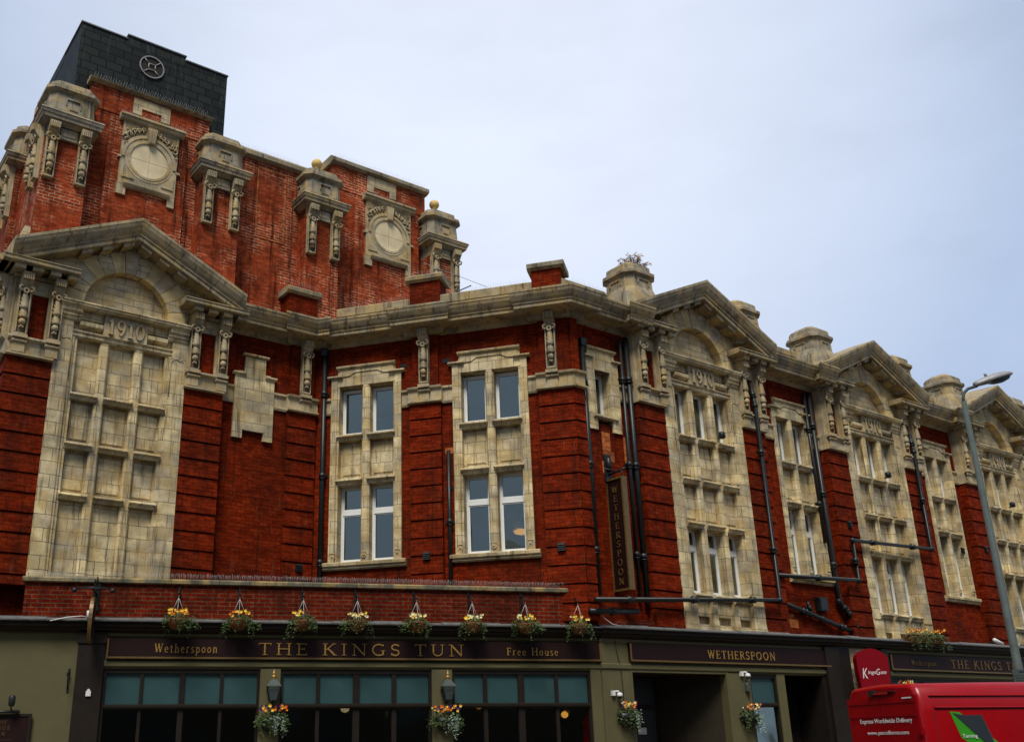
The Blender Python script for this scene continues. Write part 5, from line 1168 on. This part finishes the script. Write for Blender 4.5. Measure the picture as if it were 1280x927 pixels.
a = MB(); a.run([(-.12, 0), (-.15, .2), (.15, .2), (.12, 0)], -.62, .62); part('trough', a, 'wicker', o, W)
a = MB(); leafmass(a, 650, (0, -.05, .16), .78, .22, .15, .034, .0, r_)
for k in range(44): trail(a, (r_.uniform(-.75, .75), -.17, .15), r_.uniform(.1, .4), r_, .022)
part('foliage', a, 'leaf', o, W); fl = {'yellow': MB(), 'orange': MB()}
for k in range(46): petals(fl[r_.choice(('yellow', 'orange'))], (r_.uniform(-.62, .66), r_.uniform(-.2, .05), r_.uniform(.26, .36)), r_.uniform(.026, .04), r_, False)
for k, v_ in fl.items(): part('flowers', v_, k, o, W)
# dry weeds rooted on the first cap block
r_ = random.Random(9); W = PR.m(-.66, .25, 11.58 + 1.36); o = thing('weed_tuft', W, 'dry brown weeds growing on the nearest stone cap block of the right wing', 'plant')
a = MB(); b2 = MB()
for k in range(60):
    x0, y0 = r_.uniform(-.15, .42), r_.uniform(-.42, .2); h = r_.uniform(.06, .30); p = [(x0, y0, -.05 if abs(x0) < .3 else -.12), (x0 + r_.uniform(-.06, .1), y0, h * .6), (x0 + r_.uniform(-.1, .22), y0 + r_.uniform(-.1, .1), h)]
    (a if k % 3 else b2).tube(p, .006, 3, .003)
    leafmass(a if k % 3 else b2, 8, p[2], .07, .06, .07, .045, 0, r_); leafmass(a, 5, p[1], .07, .06, .06, .04, 0, r_)
part('stems', a, 'weed', o, W); part('leaves', b2, 'weedgreen', o, W)
# television aerial on the tower
W = PP.m(10.6, T0 + .2, 13.2); o = thing('television_aerial', W, 'thin rod aerial sticking out to the right of the tower end turret', 'aerial')
a = MB(); a.tube([(-.6, -1.0, .05), (.5, -1.0, .75)], .018, 5); part('mast', a, 'galv', o, W)
a = MB(); a.tube([(-1.2, -1.1, .95), (1.25, -.8, .98)], .008, 4); a.tube([(-.9, -1.2, .95), (1.0, -.7, .15)], .008, 4); part('rods', a, 'wire', o, W)
# thin bird wires standing on the copings
def spikes(Fm, x0, x1, y, z, parent=B):
    a = MB(); x = x0
    while x < x1:
        for d in (-.05, .05): a.tube([(x, y, z), (x + random.uniform(-.02, .02), y + d, z + .115)], .0016, 3)
        x += random.uniform(.05, .075)
    tag(part('bird_spikes', a, 'wire', parent, Fm), None, None, kind='stuff')
spikes(mC, uC0 + .8, -3.4, .08, 12.11); spikes(mC, -2.3, -.3, .08, 12.11); spikes(mR, uR + .4, -1.3, .3, 12.11)
spikes(mT, .3, 3.2, -.08, 16.98); spikes(mT, 7.0, 10.0, -.08, 17.16); spikes(mT, 4.2, 5.9, -.05, 16.49); spikes(mP, 5.5, 6.3, .1, 12.58); spikes(mC, -3.2, -2.5, -.05, 12.66)
for x0, x1 in ((1.05, 2.65), (7.85, 9.6)): spikes(PP.m(0, T0 - .13), x0, x1, -.1, 16.17)
# loose cables
o = thing('loose_cable', PF.m(4.8, 0, 4), 'pale loose cable drooping over the corner lead roof', 'cable'); a = MB(); a.tube([(4.72, -.02, 4.72), (4.85, -.04, 4.55), (5.0, -.1, 4.3), (5.1, -.15, 4.12), (5.28, -.18, 3.98), (5.5, -.15, 3.94)], .011, 6); part('cable', a, 'wire', o, mF)
o = thing('white_cable', PF.m(-5.5, 0, 3.9), 'white cable and socket lying on the lead at the far left', 'cable'); a = MB(); a.tube([(-6.0, -.26, 3.88), (-5.7, -.26, 3.95), (-5.45, -.2, 3.98), (-5.33, -.1, 3.97)], .010, 6); a.lathe([(.05, 3.96), (.05, 4.1)], -5.33, -.06, 10); part('cable', a, 'white', o, mF)
o = thing('door_cable', PW.m(.4, 0, 2.5), 'thin black cable running down the pale pilaster beside the corner door', 'cable'); a = MB(); a.tube([(.40, -.03, 3.72), (.43, -.03, 3.4), (.5, -.03, 3.1), (.52, -.03, 2.7), (.5, -.03, 2.2)], .008, 5); part('cable', a, 'iron', o, mW)

# ================================================================== STREET LAMP AND ITS NOTICE
W = Matrix.Translation((11.07, 19.5, .125)); o = thing('street_lamp', W, 'tall grey tapering street lamp in front of the right wing', 'street lamp')
a = MB(); a.lathe([(.13, 0), (.13, 1.3), (.085, 1.36), (.052, 8.05)], 0, 0, 16); part('pole', a, 'galv', o, W)
a = MB(); a.tube([(0, 0, 8.0), (.0, 0, 8.12), (.04, 0, 8.24), (.14, 0, 8.33), (.34, 0, 8.39)], .032, 8); part('arm', a, 'galv', o, W)
Wh = W @ Matrix.Translation((.30, 0, 8.37)) @ Matrix.Rotation(radians(-17), 4, 'Y')
a = MB(); n = 16; rings = [(0, .05, .05), (.06, .09, .07), (.25, .13, .085), (.5, .15, .10), (.7, .135, .085), (.84, .075, .05), (.89, .015, .015)]
v_ = []; f_ = []
for x, ry, rz in rings: v_ += [(x, ry * cos(2 * pi * i / n), .03 + (rz * 1.25 if sin(2 * pi * i / n) > 0 else rz * .55) * sin(2 * pi * i / n)) for i in range(n)]
for j in range(len(rings) - 1): f_ += [(j * n + i, j * n + (i + 1) % n, (j + 1) * n + (i + 1) % n, (j + 1) * n + i) for i in range(n)]
f_ += [tuple(range(n)), tuple(range((len(rings) - 1) * n, len(rings) * n))]; a.add(v_, f_, True); a.lathe([(.03, .13), (.03, .19), (.02, .21)], .33, 0, 8)
hd = part('lamp_head', a, 'lamphead', o, Wh)
a = MB(); v_ = []; f_ = []
for x, ry, rz in ((.34, .10, .02), (.44, .12, .06), (.6, .12, .075), (.74, .09, .05), (.80, .03, .015)): v_ += [(x, ry * cos(pi + pi * i / 8), .0 + rz * sin(pi + pi * i / 8) - .01) for i in range(9)]
for j in range(4): f_ += [(j * 9 + i, j * 9 + i + 1, (j + 1) * 9 + i + 1, (j + 1) * 9 + i) for i in range(8)]
a.add(v_, f_, True); part('lamp_bowl', a, 'frost', hd, Wh)
Wn = Matrix.Translation((11.07, 19.38, 2.3)); o = thing('parking_notice', Wn, 'grey rectangular notice fixed low on the street lamp, lower right', 'sign')
a = MB(); a.box(-.20, .34, -.012, .012, -.1, .52); part('plate', a, 'galv', o, Wn); a = MB(); a.box(-.03, .03, .0, .1, .1, .14); a.box(-.03, .03, .0, .1, .36, .40); part('clip', a, 'galv', o, Wn)
a = MB(); r_ = random.Random(3)
a.box(-.08, .08, -.016, -.011, .46, .485); a.box(-.19, .33, -.015, -.011, .40, .406)
for k in range(9):
    x = -.16
    while x < .27: l = r_.uniform(.03, .08); a.box(x, x + l, -.015, -.011, .35 - k * .045, .368 - k * .045); x += l + .015
part('printed_lines', a, 'charcoal', o, Wn)

# ================================================================== THE RED VAN
VX, VY = 7.24, 15.45
Wv = Matrix.Translation((VX, VY, 0)) @ Matrix.Rotation(radians(11), 4, 'Z')
o = thing('delivery_van', Wv, 'red high-roofed delivery van with green and charcoal panel on its side', 'van')
VW, VH = 1.98, 2.40
def section(x, ht, inset, zb=.36):
    r = .20; pts = []; w0, w1 = inset, VW - inset
    side = [(0.0, zb), (-.0, zb + .25), (-.015, 1.0), (.0, 1.35), (.045, ht - .42), (.075, ht - .22)]
    L = [(w0 + dx, z) for dx, z in side] + [(w0 + .10 + .17 * (1 - cos(t_)), ht - .20 + .20 * sin(t_) - .0) for t_ in [radians(q) for q in (15, 40, 65, 90)]]
    return [(x, y, min(z, ht)) for y, z in L] + [(x, VW / 2, ht + .025)] + [(x, VW - y, min(z, ht)) for y, z in reversed(L)]
a = MB(); secs = [section(.0, VH - .06, .05), section(.02, VH - .025, .02), section(.07, VH, 0), section(1.5, VH + .02, 0), section(3.6, VH + .02, 0), section(4.1, VH - .06, .02), section(4.45, VH - .35, .06), section(4.95, 1.55, .09), section(5.05, 1.28, .04), section(5.55, 1.12, .08), section(5.75, .95, .16), section(5.82, .7, .2)]
n = len(secs[0]); v_ = [p for s_ in secs for p in s_]; f_ = [(j * n + i, j * n + i + 1, (j + 1) * n + i + 1, (j + 1) * n + i) for j in range(len(secs) - 1) for i in range(n - 1)]
f_ += [tuple(range(n)), tuple(reversed(range((len(secs) - 1) * n, len(secs) * n)))] + [(j * n + n - 1, j * n, (j + 1) * n, (j + 1) * n + n - 1) for j in range(len(secs) - 1)]
a.add(v_, f_, True); vb = part('body', a, 'vanred', o, Wv)
for p_ in vb.data.polygons:
    if len(p_.vertices) > 4: p_.use_smooth = False
a = MB()
for y0, y1, sg in ((.10, VW / 2 - .006, 1), (VW / 2 + .006, VW - .10, -1)): a.box(-.022, .01, y0, y1, .5, VH - .17)
rd = part('rear_door', a, 'vanred', o, Wv)
a = MB()
for z in (2.13, 1.93): a.box(-.030, -.020, .14, VW - .14, z, z + .012)
a.box(-.026, -.02, VW / 2 - .008, VW / 2 + .008, .5, VH - .2); part('door_crease', a, 'signred', rd, Wv)
a = MB(); a.box(-.05, .0, VW / 2 - .25, VW / 2 + .25, VH - .13, VH - .10); part('high_brake_light', a, 'redglass', o, Wv)
a = MB(); a.box(-.05, .02, VW * .55, VW * .62, VH - .14, VH - .06); a.box(-.045, .0, VW * .3, VW * .62, VH - .105, VH - .09); part('rear_handle', a, 'rubber', rd, Wv)
for y0 in (.03, VW - .11):
    a = MB(); a.box(-.03, .06, y0, y0 + .08, .95, 1.55); part('tail_light', a, 'redglass', o, Wv)
a = MB(); a.box(-.08, .1, .05, VW - .05, .34, .56); part('rear_bumper', a, 'rubber', o, Wv)
for zh in (1.66, .8): a = MB(); a.box(-.045, -.02, .05, .14, zh, zh + .10); part('hinge', a, 'vanred', rd, Wv)
ys_ = lambda z: -.015 * max(0, 1 - abs(z - 1.0) / .4) + .045 * max(0, (z - 1.35) / (VH - .42 - 1.35))
# side: crease lines, sliding rail, coloured panel, lettering
a = MB(); a.run([(.062, 2.03), (.028, 2.032), (.022, 2.045), (.028, 2.058), (.062, 2.06)], .22, 4.0); a.run([(.09, 2.205), (.055, 2.208), (.052, 2.215), (.09, 2.222)], .18, 4.0); part('side_crease', a, 'vanred', o, Wv)
for xs in (.20, 2.55, 3.68): a = MB(); a.add([(xs - .006, ys_(z) - .003, z) for z in (.6, 1.0, 1.35, 1.7, 2.0)] + [(xs + .006, ys_(z) - .003, z) for z in (2.0, 1.7, 1.35, 1.0, .6)], [(0, 1, 8, 9), (1, 2, 7, 8), (2, 3, 6, 7), (3, 4, 5, 6)]); part('panel_gap', a, 'rubber', o, Wv)
a = MB(); a.run([(.06, .34), (-.03, .36), (-.035, .52), (.06, .56)], .2, 5.4); part('sill_trim', a, 'rubber', o, Wv)
ys = lambda z: .045 * max(0, (z - 1.35) / (VH - .42 - 1.35)) - .006
def sidepoly(mb, pts, d): mb.add([(x, ys(z) - d, z) for x, z in pts], [tuple(range(len(pts)))])
a = MB(); sidepoly(a, [(.62, 1.975), (.46, 1.985), (.76, 1.0), (1.62, 1.0), (1.45, 1.32)], .004); part('green_panel', a, 'green', o, Wv)
a = MB(); sidepoly(a, [(.50, 1.965), (.62, 1.94), (.74, 1.93), (.98, 1.935), (1.30, 1.0), (1.28, 1.0), (1.12, 1.38)], .009)
part('charcoal_panel', a, 'charcoal', o, Wv)
a = sans('Turning', .052, .58, 1.615, .25); part('lettering', a, 'white', o, Wv @ Matrix.Translation((0, ys(1.63) - .012, 0)))
a = sans('P', .13, 1.82, 1.77, .09); part('lettering', a, 'white', o, Wv @ Matrix.Translation((0, ys(1.8) - .006, 0)))
# lettering across the rear doors reads towards the near side
Wr = Wv @ Matrix.Translation((-.026, VW, 0)) @ Matrix.Rotation(-pi / 2, 4, 'Z')
a = sans('Express Worldwide Delivery', .068, .40, 1.845, 1.32); part('lettering', a, 'white', o, Wr)
a = sans('www.parcelforce.com', .058, .55, 1.675, 1.04); part('lettering', a, 'white', o, Wr)
a = MB(); a.box(VW - .42, VW - .2, -.004, .0, 2.185, 2.205); part('badge', a, 'white', o, Wr)
# windows, lights, mirrors and wheels
a = MB(); a.add([(4.43, .14, VH - .42), (4.98, .17, 1.52), (4.98, VW - .17, 1.52), (4.43, VW - .14, VH - .42), (4.47, .14, VH - .40), (5.02, .17, 1.54), (5.02, VW - .17, 1.54), (4.47, VW - .14, VH - .40)], [(0, 1, 2, 3), (7, 6, 5, 4), (0, 4, 5, 1), (2, 6, 7, 3)]); part('windscreen', a, 'iron', o, Wv)
for s_ in (0, 1):
    a = MB(); y0 = -.008 if s_ == 0 else VW - .03; a.xz([(3.75, 1.35), (4.75, 1.35), (4.35, 1.98), (3.75, 1.98)], y0, y0 + .06 if s_ == 0 else y0 + .04); part('cab_window', a, 'iron', o, Wv)
    a = MB(); a.box(5.55, 5.76, (.14 if s_ == 0 else VW - .44), (.44 if s_ == 0 else VW - .14), .78, .98); part('headlight', a, 'white', o, Wv)
    a = MB(); a.box(4.62, 4.72, (-.26 if s_ == 0 else VW + .04), (-.04 if s_ == 0 else VW + .26), 1.35, 1.72); part('wing_mirror', a, 'rubber', o, Wv)
    for xw in (1.05, 4.75):
        yc = .16 if s_ == 0 else VW - .16; Ww = Wv @ Matrix.Translation((xw, yc, .35)) @ Matrix.Rotation(pi / 2, 4, 'X')
        a = MB(); a.lathe([(.22, -.12), (.31, -.125), (.345, -.09), (.345, .09), (.31, .125), (.22, .12)], 0, 0, 24); wo = part('wheel', a, 'rubber', o, Ww)
        a = MB(); a.lathe([(.2, -.115), (.225, -.09), (.225, .09), (.2, .115)], 0, 0, 20); part('rim', a, 'galv', wo, Ww)

# ================================================================== THE OTHER SIDE OF THE STREET (terrace added out of frame to shade the street and darken the glass)
Wq = Frame(4, -5.2, .22866).m(0, 0, .0); o = thing('shading_terrace', Wq, 'plain dark brick terrace added unseen behind the viewer to shade the street', 'building')
a = MB(); a.box(-34, 34, -9, 0, 0, 8.6); part('wall', a, 'umber', o, Wq)
a = MB(); a.run([(.3, 8.6), (-4.5, 11.4), (-9.3, 8.6)], -34.2, 34.2); part('roof', a, 'roofing', o, Wq)
for i in range(17):
    for z in (.9, 4.6):
        a = MB(); a.box(-33 + i * 4, -31.4 + i * 4, -.05, .03, z, z + 1.9); part('window', a, 'iron', o, Wq)
